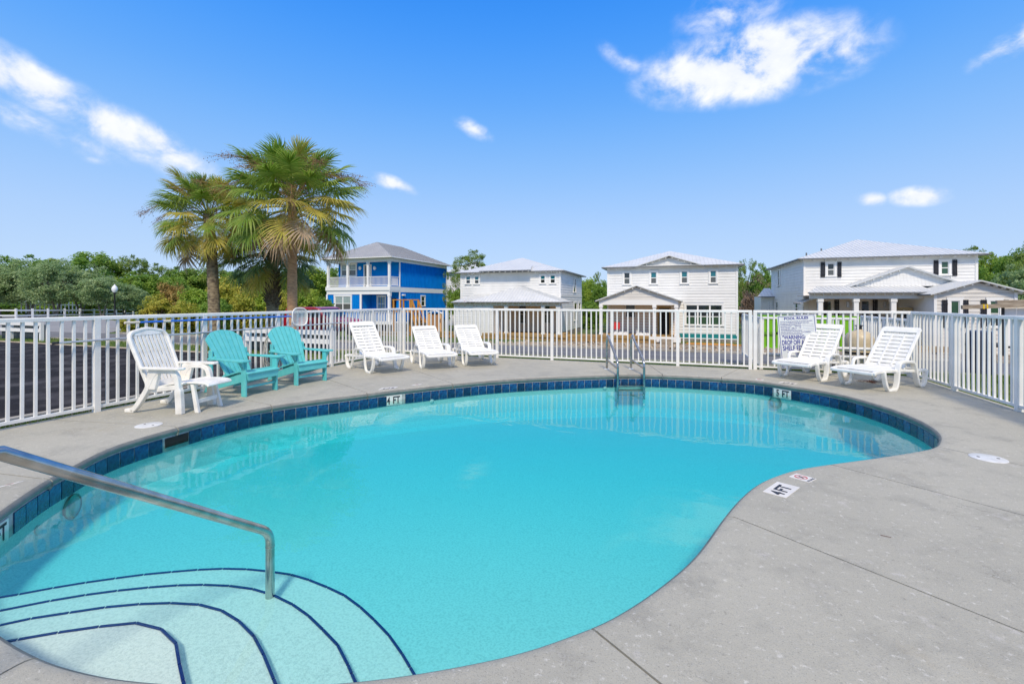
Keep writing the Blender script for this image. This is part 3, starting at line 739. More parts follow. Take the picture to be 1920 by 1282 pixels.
no_diving([(771, 722.6), (787, 721.2), (792, 719.6), (776, 721)], 'white no-diving deck tile in front of the loungers', False)
t = deck_marker([(1459, 717.5), (1489, 721), (1496, 718.6), (1466, 715.2)], None, 'white deck tile lettered 5 FT below the rules sign')[0]
px_marker_text(t, [(1496, 718.6), (1466, 715.2), (1459, 717.5), (1489, 721)], '5 FT')
no_diving([(1415, 711.5), (1429, 713), (1433, 711.5), (1419, 710)], 'white no-diving deck tile by the back fence', False)

# ------------------------------------------------------------------ white aluminium pool fence
PK = .027
def fence_run(name, p0, p1, posts, label, group, top=1.22, skip=(), m='fence', post_ends=(True, True)):
    """posts: distances along the run where posts stand"""
    p0 = Vector((*p0, 0)); p1 = Vector((*p1, 0)); d = (p1 - p0); Ln = d.length; d.normalize(); rz = math.atan2(d.y, d.x)
    root = empty(name, p0, rz, label, 'fence', group)
    pm = MB().box(-PK / 2, PK / 2, -PK / 2, PK / 2, .065, top - .03).mesh('picket', m)
    po = MB().box(-.032, .032, -.032, .032, 0, top - .02).mesh('post', m)
    for x in posts: link('post', po, root, (x, 0, 0))
    rails = list(zip(posts, posts[1:]))
    for a, b in rails:
        MB().bar((a + .032, 0, .065), (b - .032, 0, .065), .04, .034).build('bottom_rail', m, root)
        n = max(1, round((b - a) / .1175)); s = (b - a) / n
        for k in range(1, n):
            o = link('picket', pm, root, (a + s * k + random.uniform(-.002, .002), 0, 0), (random.uniform(-.006, .006), random.uniform(-.006, .006), 0))
    prof = [(-.026, -.03), (.026, -.03), (.026, .006), (.016, .018), (-.016, .018), (-.026, .006)]
    V = []
    for x in (posts[0] - .03, posts[-1] + .03): V += [(x, y, top - .012 + z) for y, z in prof]
    n = len(prof); MB().add(V, [tuple(range(n)), tuple(reversed(range(n, 2 * n)))] + [(i, (i + 1) % n, n + (i + 1) % n, n + i) for i in range(n)]).build('top_rail', m, root)
    return root
PS = 1.40
fence_run('pool_fence', (FL, .81), (FL, FB), [PS * k for k in range(7)] + [FB - .81], 'white metal picket fence behind the white armchair and turquoise chairs', 'pool fences')
fence_run('pool_fence', (FL, FB), (1.50, FB), [.117] + [1.412 * k for k in range(1, 7)], 'white metal picket fence behind the three far loungers and ladder', 'pool fences')
fence_run('pool_fence', (1.50, FB), (FR_, FB), [.11, 1.412, FR_ - 1.50 - .01], 'short white picket fence holding the rules sign behind two loungers', 'pool fences')
fence_run('pool_fence', (FR_, FB), (FR_, 4.6), [.11, 1.40, 2.80, 4.20, 5.60], 'white metal picket fence running along the right edge of the deck', 'pool fences')
# equipment pen behind the back fence
fence_run('pen_fence', (1.74, FB + .12), (1.74, 13.1), [0, 1.24, 2.5], 'low white picket fence seen edge on beside the rules sign', 'equipment pen fences', top=1.08)
fence_run('pen_fence', (4.32, FB + .12), (4.32, 13.1), [0, 1.24, 2.5], 'low white picket fence behind the last lounger beside the filter tank', 'equipment pen fences', top=1.06)
fence_run('pen_fence', (1.86, 13.1), (4.2, 13.1), [0, 1.17, 2.34], 'low white picket fence behind the tan filter tank', 'equipment pen fences', top=1.0)

# ------------------------------------------------------------------ loungers
def lounger():
    t = empty('lounger')
    HW = .30
    # seat: two side rails, cross slats; x=+.43 foot end, hinge at -.46, tail at -1.06
    for s in (-1, 1):
        y = s * HW
        path = catmull([(.45, .285), (.36, .31), (.1, .315), (-.3, .30), (-.62, .275), (-.95, .262), (-1.06, .262)], 5)
        MB().band(path, y - .028, y + .028, .045).build('seat_rail', 'resin', t, bevel=.010, seg=2)
    sl = MB().band(catmull([(-.040, -.004), (-.02, .002), (.02, .002), (.040, -.004)], 2), -HW + .02, HW - .02, .018).mesh('slat', 'resin')
    for k in range(9):
        x = .405 - k * .0935; z = .322 - .03 * max(0, (x - .3) / .12) ** 2
        link('slat', sl, t, (x, 0, z))
    MB().bar((.44, -HW, .288), (.44, HW, .288), .04, .05).build('foot_bar', 'resin', t, bevel=.015)
    MB().bar((-1.05, -HW, .262), (-1.05, HW, .262), .05, .035).build('tail_bar', 'resin', t, bevel=.012)
    # legs and arms, one moulded loop a side
    for s in (-1, 1):
        y = s * (HW + .02); y0, y1 = y - .03, y + .03
        foot_front = catmull([(.205, .315), (.19, .22), (.15, .10), (.09, .022), (.03, .012), (-.04, .013)], 5)
        MB().band(foot_front, y0, y1, .045).build('leg', 'resin', t, bevel=.009)
        arm = catmull([(-.035, .014), (-.10, .03), (-.145, .11), (-.165, .22), (-.185, .33), (-.215, .405), (-.28, .435), (-.42, .437), (-.55, .43), (-.635, .395), (-.685, .31), (-.715, .20), (-.755, .09), (-.80, .028), (-.86, .014)], 4)
        th = [.045 + .016 * math.exp(-((p[0] + .42) / .15) ** 2) for p in arm]
        MB().band(arm, y0 - .004 * s, y1 + .012 * s, .042).build('arm', 'resin', t, bevel=.010)
        rear = catmull([(-.855, .014), (-.93, .02), (-.985, .07), (-1.02, .15), (-1.045, .235), (-1.06, .268)], 5)
        MB().band(rear, y0, y1, .042).build('leg', 'resin', t, bevel=.009)
        MB().box(-.06, .10, y - .034, y + .034, 0, .03).build('foot_pad', 'resin', t, bevel=.006)
        MB().box(-.93, -.80, y - .034, y + .034, 0, .028).build('foot_pad', 'resin', t, bevel=.006)
    # reclining back
    a = math.atan2(.64, -.56); Lb = .86
    br = empty_part = bpy.data.objects.new('backrest', None); col.objects.link(br); br.parent = t; br.empty_display_size = .1
    br.location = (-.46, 0, .312); br.rotation_euler = (0, -a, 0)
    bw = .262
    fr = MB()
    for s in (-1, 1): fr.bar((0, s * bw, 0), (Lb - .06, s * bw, 0), .05, .034)
    # rounded head panel
    poly = [(Lb - .115, -bw - .025), (Lb - .115, bw + .025)] + [(Lb - .06 + .06 * math.sin(q), bw - .035 + .06 * math.cos(q)) for q in [R(d) for d in range(0, 91, 15)]] + [(Lb - .06 + .06 * math.cos(q), -bw + .035 - .06 * math.sin(q)) for q in [R(d) for d in range(0, 91, 15)]]
    fr.prism(poly, -.016, .018)
    o = fr.build('back_frame', 'resin', br, bevel=.008)
    bs = MB().band([(-.031, .0), (.031, .0)], -bw + .02, bw - .02, .016).mesh('back_slat', 'resin')
    for k in range(9): link('back_slat', bs, br, (.035 + k * .0815, 0, .004))
    sp = MB().box(-.04, .04, -.012, .012, -.01, .01).mesh('slat_web', 'resin')
    for k in range(8):
        for y in (-.09, .09): link('slat_web', sp, br, (.035 + (k + .5) * .0815, y, -.002))
    # prop legs behind the back
    for s in (-1, 1):
        MB().bar((-.80, s * .19, .66), (-.93, s * .19, .275), .022, .03).build('prop', 'resin', t)
    return t
lg = lounger()
LP = [  # two foot-pad pixels, facing sign, label
 ((692.6, 699), (745.7, 692.7), 'white slatted lounger nearest the turquoise chairs'),
 ((790.9, 690), (845.8, 686.5), 'middle of the three white slatted loungers by the far fence'),
 ((870.6, 684.7), (922.8, 682), 'white slatted lounger nearest the ladder, last of the row of three'),
 ((1474, 705), (1537.6, 713.4), 'white slatted lounger standing in front of the pool rules sign'),
 ((1587, 720), (1671, 733), 'white slatted lounger at the deck corner with dead leaves beneath')]
for i, (a, b, lab) in enumerate(LP):
    o = lg if i == 0 else copy_tree(lg)
    pa, pb = pxg(*a), pxg(*b); w = pb - pa
    ax = Vector((w.y, -w.x, 0)) if i < 3 else Vector((w.y, -w.x, 0))
    ax.normalize()
    mid = (pa + pb) / 2
    toward = (Vector((0, 0, 0)) + c2w(1.0, 5.5) - mid)
    if ax.dot(toward) < 0: ax = -ax
    o.location = (mid.x, mid.y, 0.0); o.rotation_euler = (0, 0, math.atan2(ax.y, ax.x))
    if i in (1, 2):                      # these two are reclined further
        for h in o.children:
            if h.name.startswith('backrest'): h.rotation_euler = (0, -(math.pi - R(36)), 0)
            if h.name.startswith('prop'): h.scale = (1, 1, .78)
    tag(o, lab, 'lounger', 'white pool loungers')

# ------------------------------------------------------------------ turquoise adirondack chairs
def adirondack():
    t = empty('deck_chair'); M = 'teal'; b = .004
    HW = .275
    for s in (-1, 1):
        MB().box(-.045, .045, s * HW - .014, s * HW + .014, 0, .52).build('front_leg', M, t, bevel=b)
        # side stringer sloping to the ground behind
        MB().hexa([(-.03, s * .245 - .012, .22), (-.03, s * .245 + .012, .22), (-.86, s * .245 + .012, 0), (-.86, s * .245 - .012, 0)],
                  [(-.03, s * .245 - .012, .352), (-.03, s * .245 + .012, .352), (-.80, s * .245 + .012, .115), (-.80, s * .245 - .012, .115)]).build('side_rail', M, t)
        # arm: paddle shape
        poly = [(.10, s * .245), (.115, s * .30), (.10, s * .385), (.03, s * .40), (-.25, s * .385), (-.55, s * .335), (-.70, s * .325), (-.70, s * .265), (-.5, s * .265), (-.2, s * .25)]
        if s < 0: poly = poly[::-1]
        MB().prism(poly, .520, .545).build('arm', M, t, bevel=b)
        # arm bracket on the front leg and post at the rear
        MB().hexa([(-.03, s * .289, .40), (.03, s * .289, .40), (.03, s * .293, .40), (-.03, s * .293, .40)], [(-.03, s * .289, .52), (.03, s * .289, .52), (.03, s * .36, .52), (-.03, s * .36, .52)]).build('arm_bracket', M, t)
        MB().box(-.70, -.625, s * .292 - .012, s * .292 + .012, .12, .66).build('back_post', M, t, bevel=b)
    # seat boards following a dip
    seat = [(.045, .352, .10, -.25), (-.055, .366, .085, .07), (-.145, .352, .085, .22), (-.235, .328, .085, .27), (-.325, .302, .085, .28), (-.41, .278, .075, .28)]
    for x, z, w, ang in seat:
        o = MB().box(-w / 2 + .003, w / 2 - .003, -.285, .285, -.011, .011).build('seat_board', M, t, bevel=b); o.location = (x, 0, z); o.rotation_euler = (0, -ang, 0)
    MB().hexa([(.05, -.26, .235), (.05, .26, .235), (.072, .26, .235), (.072, -.26, .235)], [(.05, -.285, .335), (.05, .285, .335), (.072, .285, .335), (.072, -.285, .335)]).build('apron', M, t, bevel=b)
    MB().box(-.012, .012, -.262, .262, .115, .15).build('stretcher', M, t, bevel=b)
    # fan back: tapering boards with a rounded top
    br = bpy.data.objects.new('backrest', None); col.objects.link(br); br.parent = t; br.location = (-.40, 0, .215); br.rotation_euler = (0, -R(31), 0)
    n = 7
    for k in range(n):
        def edge(e, zt): # y of board edge e (0..n) at height zt
            f = (e / n - .5) * 2; return f * (.205 + .105 * zt / .83)
        def topz(y): return .86 - .34 * abs(y) ** 2.0 / .31 - .05 * max(0, abs(y) - .2) / .11
        ya0, ya1 = edge(k, 0) + .005, edge(k + 1, 0) - .005
        yt0, yt1 = edge(k, .83) + .005, edge(k + 1, .83) - .005
        pts = [(ya0, 0), (ya1, 0)] + [(ya1 + (yt1 - ya1) * .0 + (yt1 - ya1), topz(yt1))] + [((yt0 + yt1) / 2, topz((yt0 + yt1) / 2))] + [(yt0, topz(yt0))]
        V = [(-.011, y, z) for y, z in pts] + [(.011, y, z) for y, z in pts]; m_ = len(pts)
        MB().add(V, [tuple(reversed(range(m_))), tuple(range(m_, 2 * m_))] + [(i, (i + 1) % m_, m_ + (i + 1) % m_, m_ + i) for i in range(m_)]).build('back_board', M, br, bevel=.003)
    MB().box(-.036, -.012, -.33, .33, .36, .43).build('back_brace', M, br, bevel=b)
    MB().box(-.036, -.012, -.225, .225, .04, .11).build('back_brace', M, br, bevel=b)
    return t
ch = adirondack()
for i, (a, b, lab) in enumerate((((459, 743.5), (514.5, 731), 'turquoise adirondack chair next to the white armchair'), ((555, 722.5), (608.7, 713), 'turquoise adirondack chair below the pool net'))):
    o = ch if i == 0 else copy_tree(ch)
    pa, pb = pxg(*a), pxg(*b); w = pb - pa; ax = Vector((w.y, -w.x, 0)).normalized(); mid = (pa + pb) / 2
    if ax.dot(c2w(1, 5.5) - mid) < 0: ax = -ax
    o.location = (mid.x, mid.y, 0); o.rotation_euler = (0, 0, math.atan2(ax.y, ax.x))
    tag(o, lab, 'chair', 'turquoise adirondack chairs')

# ------------------------------------------------------------------ white resin armchair with footrest
def armchair():
    t = empty('armchair'); M = 'resin_aged'; b = .008
    HW = .25
    for s in (-1, 1):
        y = s * HW; y0, y1 = y - .03, y + .03
        # broad front leg curving up into the arm bow
        leg = catmull([(.01, 0), (.0, .2), (-.015, .36), (-.04, .47), (-.10, .525), (-.20, .535), (-.30, .525), (-.36, .47), (-.41, .38), (-.46, .28), (-.54, .16), (-.62, .06), (-.68, .03)], 4)
        th = [.085 - .0 * i for i in range(len(leg))]
        th = [.088 if p[1] < .3 and p[0] > -.1 else (.06 if p[0] > -.3 else .062) for p in leg]
        MB().band(leg, y0, y1, th).build('leg', M, t, bevel=b)
        MB().box(-.76, -.63, y0, y1, 0, .05).build('rear_foot', M, t, bevel=.012)
        # wide flat arm
        poly = [(.06, s * .22), (.085, s * .27), (.05, s * .325), (-.25, s * .33), (-.50, s * .315), (-.52, s * .255), (-.3, s * .235)]
        if s < 0: poly = poly[::-1]
        MB().prism(poly, .555, .585).build('arm', M, t, bevel=.010)
        MB().hexa([(-.33, y0 + .005, .30), (-.48, y0 + .005, .30), (-.48, y1 - .005, .30), (-.33, y1 - .005, .30)], [(-.26, y0 + .005, .555), (-.42, y0 + .005, .555), (-.42, y1 - .005, .555), (-.26, y1 - .005, .555)]).build('arm_support', M, t, bevel=b)
        MB().bar((.0, s * .225, .335), (-.50, s * .225, .275), .03, .06).build('seat_rail', M, t, bevel=b)
    seat = catmull([(.03, .375), (-.05, .385), (-.2, .355), (-.36, .315), (-.47, .29)], 5)
    MB().band(seat, -.235, .235, .022).build('seat', M, t, bevel=.006)
    # back: rounded frame with upright slats
    br = bpy.data.objects.new('backrest', None); col.objects.link(br); br.parent = t; br.location = (-.45, 0, .29); br.rotation_euler = (0, -R(20), 0)
    W_, H_ = .285, .80
    outer = [(-W_ + .02, .0), (-W_, .3), (-W_ - .01, .58)] + [(-W_ - .01 + .11 * (1 - math.cos(q)), .66 + .12 * math.sin(q)) for q in [R(d) for d in range(10, 91, 16)]]
    outer = outer + [(0, H_ + .012)] + [(-y, z) for y, z in reversed(outer)]
    inner = [(-W_ + .075, .07), (-W_ + .06, .3), (-W_ + .055, .58), (-W_ + .085, .665), (-W_ + .14, .69)]
    inner = inner + [(0, .705)] + [(-y, z) for y, z in reversed(inner)]
    # frame as a swept loop
    loop = catmull([Vector((0.02 * math.cos(p[1] * 3), p[0] * .91, p[1])) for p in outer], 3)
    fr = MB(); fr.tube(loop, .026, 8); fr.bar((.015, -W_ + .02, .05), (.015, W_ - .02, .05), .03, .09); fr.bar((-.015, -.19, .755), (-.015, .19, .755), .03, .06)
    fr.build('back_frame', M, br, smooth=True)
    for k in range(10):
        y = -.225 + k * .05; yt = y * 1.05; zt = .745 - .5 * max(0, abs(y) - .1) ** 2 * 6
        pts = catmull([(.022, .06), (.012, .3), (-.002, .55), (-.012, zt)], 4)
        mb = MB(); mb.band(pts, -.016, .016, .014); o = mb.build('back_slat', M, br); o.location = (0, y, 0); o.rotation_euler = (-(yt - y) / .7, 0, 0)
    # slide-out footrest
    fr_ = bpy.data.objects.new('footrest', None); col.objects.link(fr_); fr_.parent = t; fr_.location = (.02, .03, 0)
    top = catmull([(-.03, .375), (.08, .378), (.20, .375), (.275, .362), (.305, .335)], 4)
    MB().band(top, -.20, .20, .026).build('footrest_top', M, fr_, bevel=.008)
    for s in (-1, 1):
        MB().hexa([(.12, s * .185 - .02, 0), (.175, s * .185 - .02, 0), (.175, s * .185 + .02, 0), (.12, s * .185 + .02, 0)], [(.04, s * .17 - .018, .36), (.085, s * .17 - .018, .36), (.085, s * .17 + .018, .36), (.04, s * .17 + .018, .36)]).build('footrest_leg', M, fr_, bevel=.005)
    MB().bar((.115, -.17, .135), (.115, .17, .135), .025, .05).build('footrest_bar', M, fr_)
    return t
ac = armchair()
pa, pb = pxg(244.5, 775.7), pxg(313.4, 758)
w = (pb - pa); ax = Vector((w.y, -w.x, 0)).normalized(); fl = pxg(336.7, 776)
if ax.dot(fl - pa) < 0: ax = -ax
mid = fl + w.normalized() * .25
ac.location = (mid.x, mid.y, 0); ac.rotation_euler = (0, 0, math.atan2(ax.y, ax.x))
tag(ac, 'white resin armchair with slatted back and pulled-out footrest', 'chair')

# ------------------------------------------------------------------ ladder, handrail
def pool_ladder():
    pr = [pxg(1137, 692), pxg(1184, 692)]; ctr = (pr[0] + pr[1]) / 2
    i = min(range(NR), key=lambda k: (ring[k] - ctr.xy).length); fw = -Vector((*nrm[i], 0)); sd_ = Vector((fw.y, -fw.x, 0))
    t = empty('pool_ladder', (ctr.x, ctr.y, 0), math.atan2(fw.y, fw.x), 'stainless steel ladder with two hooped rails at the far pool edge', 'ladder')
    gapd = (ring[i] - ctr.xy).length + .11; hw = .255
    for s in (-1, 1):
        p = catmull([(0, s * hw, 0), (0, s * hw, .25), (0, s * hw, .52), (.015, s * hw, .63), (.07, s * hw, .695), (.15, s * hw, .685), (.22, s * hw, .61), (gapd * .62, s * hw, .45), (gapd - .05, s * hw, .28), (gapd, s * hw, .19), (gapd + .005, s * hw, .08), (gapd, s * hw, -.2), (gapd, s * hw, -.46)], 6)
        MB().tube(p, .024, 12).build('rail', 'steel', t, smooth=True)
        MB().bar((.01, s * hw, .20), (gapd - .005, s * hw, .13), .03, .03).build('brace', 'steel_dull', t)
        MB().lathe([(.055, 0), (.055, .008), (.03, .022), (.026, .022)], 18, (0, s * hw)).build('deck_flange', 'pvc', t, smooth=True)
    for z in (-.20, -.29, -.38):
        MB().box(gapd - .06, gapd + .05, -hw, hw, z - .01, z + .01).build('tread', 'steel_dull', t, bevel=.004)
pool_ladder()
def handrail():
    b = c2w(-1.415, 2.62, -.309); e = c2w(-1.77, 1.55, .895)
    t = empty('handrail', (0, 0, 0), 0, 'bent stainless steel handrail rising from the pool steps', 'handrail')
    top = Vector((b.x, b.y, .07)); d = (e - top); a = c2w(-1.97, .99, 1.0); a2 = c2w(-1.99, .93, 0)
    path = [b, b.lerp(top, .5), top - Vector((0, 0, .06))] + [top + Vector((0, 0, -.06)) * (1 - q) ** 2 + d.normalized() * .075 * q * q for q in (.25, .5, .75, 1)]
    path += [top + d * .3, top + d * .7, e, a + (e - a).normalized() * .12, a + (e - a).normalized() * .04 + Vector((0, 0, -.02)), Vector((a.x, a.y, .88)), a2]
    MB().tube(path, .0245, 20).build('rail', 'steel', t, smooth=True)
    MB().lathe([(.06, 0), (.06, .01), (.032, .026)], 20, (a2.x, a2.y)).build('deck_flange', 'steel', t, smooth=True)
    MB().tube([top + Vector((0, 0, -.085)), top + Vector((0, 0, -.08))], .0256, 20).build('weld_ring', 'steel_dull', t, smooth=True)
handrail()
# skimmer lids
for (x, y, lab) in ((1853, 859, 'round white skimmer lid in the deck on the right'), (279, 797, 'round white skimmer lid in the deck below the white armchair')):
    p = pxg(x, y); o = empty('skimmer_lid', (p.x, p.y, 0), 0, lab, 'lid', 'skimmer lids')
    MB().lathe([(.128, -.004), (.128, .004), (.122, .007)], 32).build('cover', 'pvc', o, smooth=True)
    MB().lathe([(.012, .007), (.012, .0085)], 10, (.07, 0)).build('finger_hole', 'joint', o); MB().lathe([(.012, .007), (.012, .0085)], 10, (-.07, 0)).build('finger_hole', 'joint', o)

# ------------------------------------------------------------------ things hung on the fence
UI = FL + .05
def on_left(x, y): return pxu(x, y, UI)
# skimmer net on its blue pole
a = on_left(238, 605); b = on_left(545, 593)
t = empty('pool_net', (a.x, a.y, a.z), 0, 'white leaf net on a long blue pole hung along the fence', 'pool net')
d = b - a
MB().tube([d * .10, d * 1.0], .014, 10).build('pole', 'blue_pole', t, smooth=True)
MB().tube([d * -.01, d * .055], .017, 10).build('grip', 'cream', t, smooth=True)
MB().tube([d * .165, d * .20], .019, 10).build('collar', 'cream', t, smooth=True)
MB().tube([d * .05, d * .17], .0125, 10).build('pole', 'blue_pole', t, smooth=True)
c0, c1, c2, c3 = [on_left(*q) - a for q in ((546, 594), (574, 594), (560, 577), (560, 610))]
ctr = (c2 + c3) / 2; ex = (c1 - c0) / 2; ez = (c2 - c3) / 2; ctr = (c0 + c1) / 2 + Vector((.03, 0, 0))
loop = []
for k in range(25):
    q = 2 * math.pi * k / 24; cq, sq = math.cos(q), math.sin(q); r = (abs(cq) ** 3 + abs(sq) ** 3) ** (-1 / 3); loop.append(ctr + ex * cq * r + ez * sq * r)
MB().tube(loop, .012, 8, caps=False).build('hoop', 'resin', t, smooth=True)
mb = MB(); n = len(loop) - 1; off_ = Vector((-.045, 0, -.02))
mb.add([ctr + off_] + [ctr + off_ + (p - ctr) * .6 for p in loop[:n]] + loop[:n], [(0, 1 + k, 1 + (k + 1) % n) for k in range(n)] + [(1 + k, 1 + n + k, 1 + n + (k + 1) % n, 1 + (k + 1) % n) for k in range(n)])
mb.build('mesh_bag', 'netting', t, smooth=True)
MB().tube([c0 + Vector((.01, 0, 0)), c0 * .9 + c2 * .1 + Vector((.01, 0, .0)), loop[9]], .008, 8).build('yoke', 'blue_pole', t)
MB().tube([c0 + Vector((.01, 0, 0)), loop[15]], .008, 8).build('yoke', 'blue_pole', t)
# plain grey pole
a = on_left(106, 643); b = on_left(640, 605)
t = empty('spare_pole', (a.x, a.y, a.z), 0, 'plain grey telescopic pole hung lower along the fence', 'pole')
d = b - a; MB().tube([(0, 0, 0), d], .0135, 10).build('tube', 'alu', t, smooth=True); MB().tube([d * -.008, d * .004], .016, 10).build('end_cap', 'black', t, smooth=True)
# hooks carrying both poles
for y in (3.61, 5.01, 6.41, 7.81):
    for z in (1.02, .80):
        pass
# hose coil behind the second turquoise chair
p = pxu(508, 655, FL + .045)
t = empty('hose_coil', (p.x, p.y, p.z), 0, 'coiled white hose hanging on the fence behind the turquoise chair', 'hose')
for k in range(6):
    rr_ = .21 + .018 * k; lo = [Vector((.012 + .009 * (k % 3) + .01 * math.sin(q * 2 + k), math.cos(q) * rr_ * .62 + .01 * math.sin(3 * q + k), math.sin(q) * rr_ * 1.35 - .02 * k)) for q in [2 * math.pi * i / 28 for i in range(29)]]
    MB().tube(lo, .011, 8, caps=False).build('loop', 'hose', t, smooth=True)
MB().bar((-.03, 0, .30), (.05, 0, .30), .03, .02).build('hook', 'black', t)

# ------------------------------------------------------------------ rules sign
def rules_sign():
    W_, H_ = .66, 1.06
    pl = pxv(1466, 691, FB - .10); ang = R(-4.2)
    t = empty('rules_sign', (pl.x, FB - .115, .055), 0, 'white pool rules board with blue lettering leaning on the back fence', 'sign')
    t.rotation_euler = (R(-4.0), -ang * 1.0, 0)
    t.rotation_euler = Euler((R(-3.0), ang, 0)).to_matrix().to_euler()
    MB().box(0, W_, 0, .008, 0, H_).build('board', 'sign_white', t)
    def rect(x0, x1, z0, z1, m='blue_ink', nm='border'): return MB().add([(x0, -.0015, z0), (x1, -.0015, z0), (x1, -.0015, z1), (x0, -.0015, z1)], [(0, 1, 2, 3)]).build(nm, m, t)
    e, w = .014, .009
    rect(e, W_ - e, H_ - e - w, H_ - e); rect(e, W_ - e, e, e + w); rect(e, e + w, e, H_ - e); rect(W_ - e - w, W_ - e, e, H_ - e)
    def line(s, x, z, wd, h, bold=.01): lettering(s, (x, -.0022, z), (1, 0, 0), (0, 0, 1), wd, h, 'blue_ink', t, bold)
    line('POOL RULES', .12, H_ - .088, .42, .052, .03)
    small = [('NO FOOD OR BEVERAGES IN POOL OR ON POOL WET DECK', .56), ('NO GLASS OR ANIMALS IN THE FENCED POOL AREA', .50), ('SHOWER BEFORE ENTERING POOL', .36), ('BATHING LOAD        PERSONS', .36), ('POOL HOURS    A.M. TO    P.M.', .36),
             ('MAXIMUM DEPTH', .27), ('DO NOT SWALLOW THE POOL WATER', .37), ('DO NOT USE POOL IF YOU ARE ILL WITH DIARRHEA', .51), ('IF THE POOL INCLUDES A SUN SHELF', .37)]
    z = H_ - .135
    for i, (s, wd) in enumerate(small):
        line(s, .045, z, wd, .019, .012)
        if 2 <= i <= 6: rect(.045 + wd + .02, W_ - .04, z - .001, z + .002, nm='rule')
        z -= .0315
    z -= .06
    for s, x, wd, h in (('"WARNING:', .06, .40, .082), ('DROP OFF AT SUN', .045, .575, .098), ('SHELF EDGE IS', .05, .52, .098), ('X__ FEET DEEP"', .12, .48, .092)):
        line(s, x, z, wd, h, .022); z -= .112
    z += .06
    line('IF THE POOL INCLUDES A SWIM LIFT, DO NOT PLAY', .05, z, .53, .016, .012); line('NEAR THE LIFT IN POOL', .07, z - .028, .30, .016, .012)
    line('NO DIVING', .10, .06, .46, .075, .03)
rules_sign()
# dead leaves under the last lounger, twigs on the deck
p = pxg(1633, 717); t = MB()
for k in range(46):
    a = random.uniform(0, 6.28); r = random.uniform(.0, .11); L_ = random.uniform(.04, .10); b_ = random.uniform(0, 6.28)
    c = Vector((math.cos(a) * r * 1.6, math.sin(a) * r, random.uniform(.004, .03))); dd = Vector((math.cos(b_), math.sin(b_), random.uniform(-.2, .4))) * L_ * .5
    t.bar(c - dd, c + dd, .008, .003)
o = t.build('leaf_litter', 'leaf_litter'); o.location = (p.x, p.y, 0); tag(o, 'small heap of reddish dead leaves under the corner lounger', 'leaves')
for (x, y, L_, a, lab) in ((1661, 1006, .05, -.35, 'thin dark twig lying on the deck beyond the joint'),):
    p = pxg(x, y); o = MB().bar((-L_ / 2, 0, .003), (L_ / 2, .004, .004), .0022, .002).build('twig', 'leaf_litter'); o.location = (p.x, p.y, 0); o.rotation_euler = (0, 0, a); tag(o, lab, 'twig', 'twigs on the deck')

# ------------------------------------------------------------------ pool equipment behind the fence
def equip():
    p = pxk(1611, 9.72); z = gz(p.x, p.y)
    t = empty('filter_tank', (p.x, p.y, z), 0, 'tan round pool filter tank behind the two right loungers', 'tank')
    MB().lathe([(.23, 0), (.265, .06), (.275, .2), (.275, .60), (.265, .72), (.23, .81), (.16, .87), (.07, .895), (.06, .92)], 28).build('body', 'tank', t, smooth=True)
    MB().lathe([(.282, .40), (.282, .44)], 28).build('clamp_band', 'black', t)
    MB().lathe([(.05, .89), (.05, 1.0), (.03, 1.02)], 12).build('valve', 'black', t); MB().bar((-.08, 0, 1.0), (.08, 0, 1.0), .02, .02).build('valve_handle', 'black', t)
    t = empty('pool_pump', (p.x - .75, p.y - .35, z), .2, 'black and white pool pump in front of the tan tank', 'pump')
    MB().lathe([(.09, 0), (.10, .05), (.10, .28), (.12, .30), (.12, .33)], 18).build('strainer', 'pvc', t, smooth=True); MB().lathe([(.11, .33), (.10, .37)], 18).build('lid', 'black', t)
    MB().tube([(.1, 0, .14), (.55, 0, .14)], .085, 14).build('motor', 'black', t, smooth=True); MB().box(.1, .5, -.07, .07, 0, .06).build('base', 'black', t)
    for q, (a, b, lab) in enumerate((((1.9, 10.85, .28), (3.6, 10.85, .28), 'long white plumbing pipe low behind the rules sign'), ((2.4, 11.2, .42), (3.95, 11.2, .42), 'white plumbing pipe crossing behind the corner lounger'))):
        t = empty('plumbing_pipe', (a[0], a[1], 0), 0, lab, 'pipe', 'plumbing pipes'); A = Vector((0, 0, a[2])); B = Vector((b[0] - a[0], b[1] - a[1], b[2]))
        MB().tube([A, B], .035, 12).build('pipe', 'pvc', t, smooth=True)
        for f in (0.02, .5, .98): MB().tube([A.lerp(B, f - .02), A.lerp(B, f + .02)], .043, 12).build('coupling', 'pvc', t, smooth=True)
        for f in (.25, .8): c = A.lerp(B, f); MB().tube([c, Vector((c.x, c.y, -.1))], .03, 10).build('riser', 'pvc', t, smooth=True)
    p = pxk(1838, 9.35); z = gz(p.x, p.y)
    t = empty('drum', (p.x, p.y, z), 0, 'tall navy plastic drum behind the right fence', 'drum')
    MB().lathe([(.20, 0), (.225, .04), (.225, .86), (.205, .915), (.15, .935)], 26).build('body', 'navy', t, smooth=True)
    for zz in (.3, .62): MB().lathe([(.231, zz), (.231, zz + .03)], 26).build('hoop', 'navy', t)
equip()

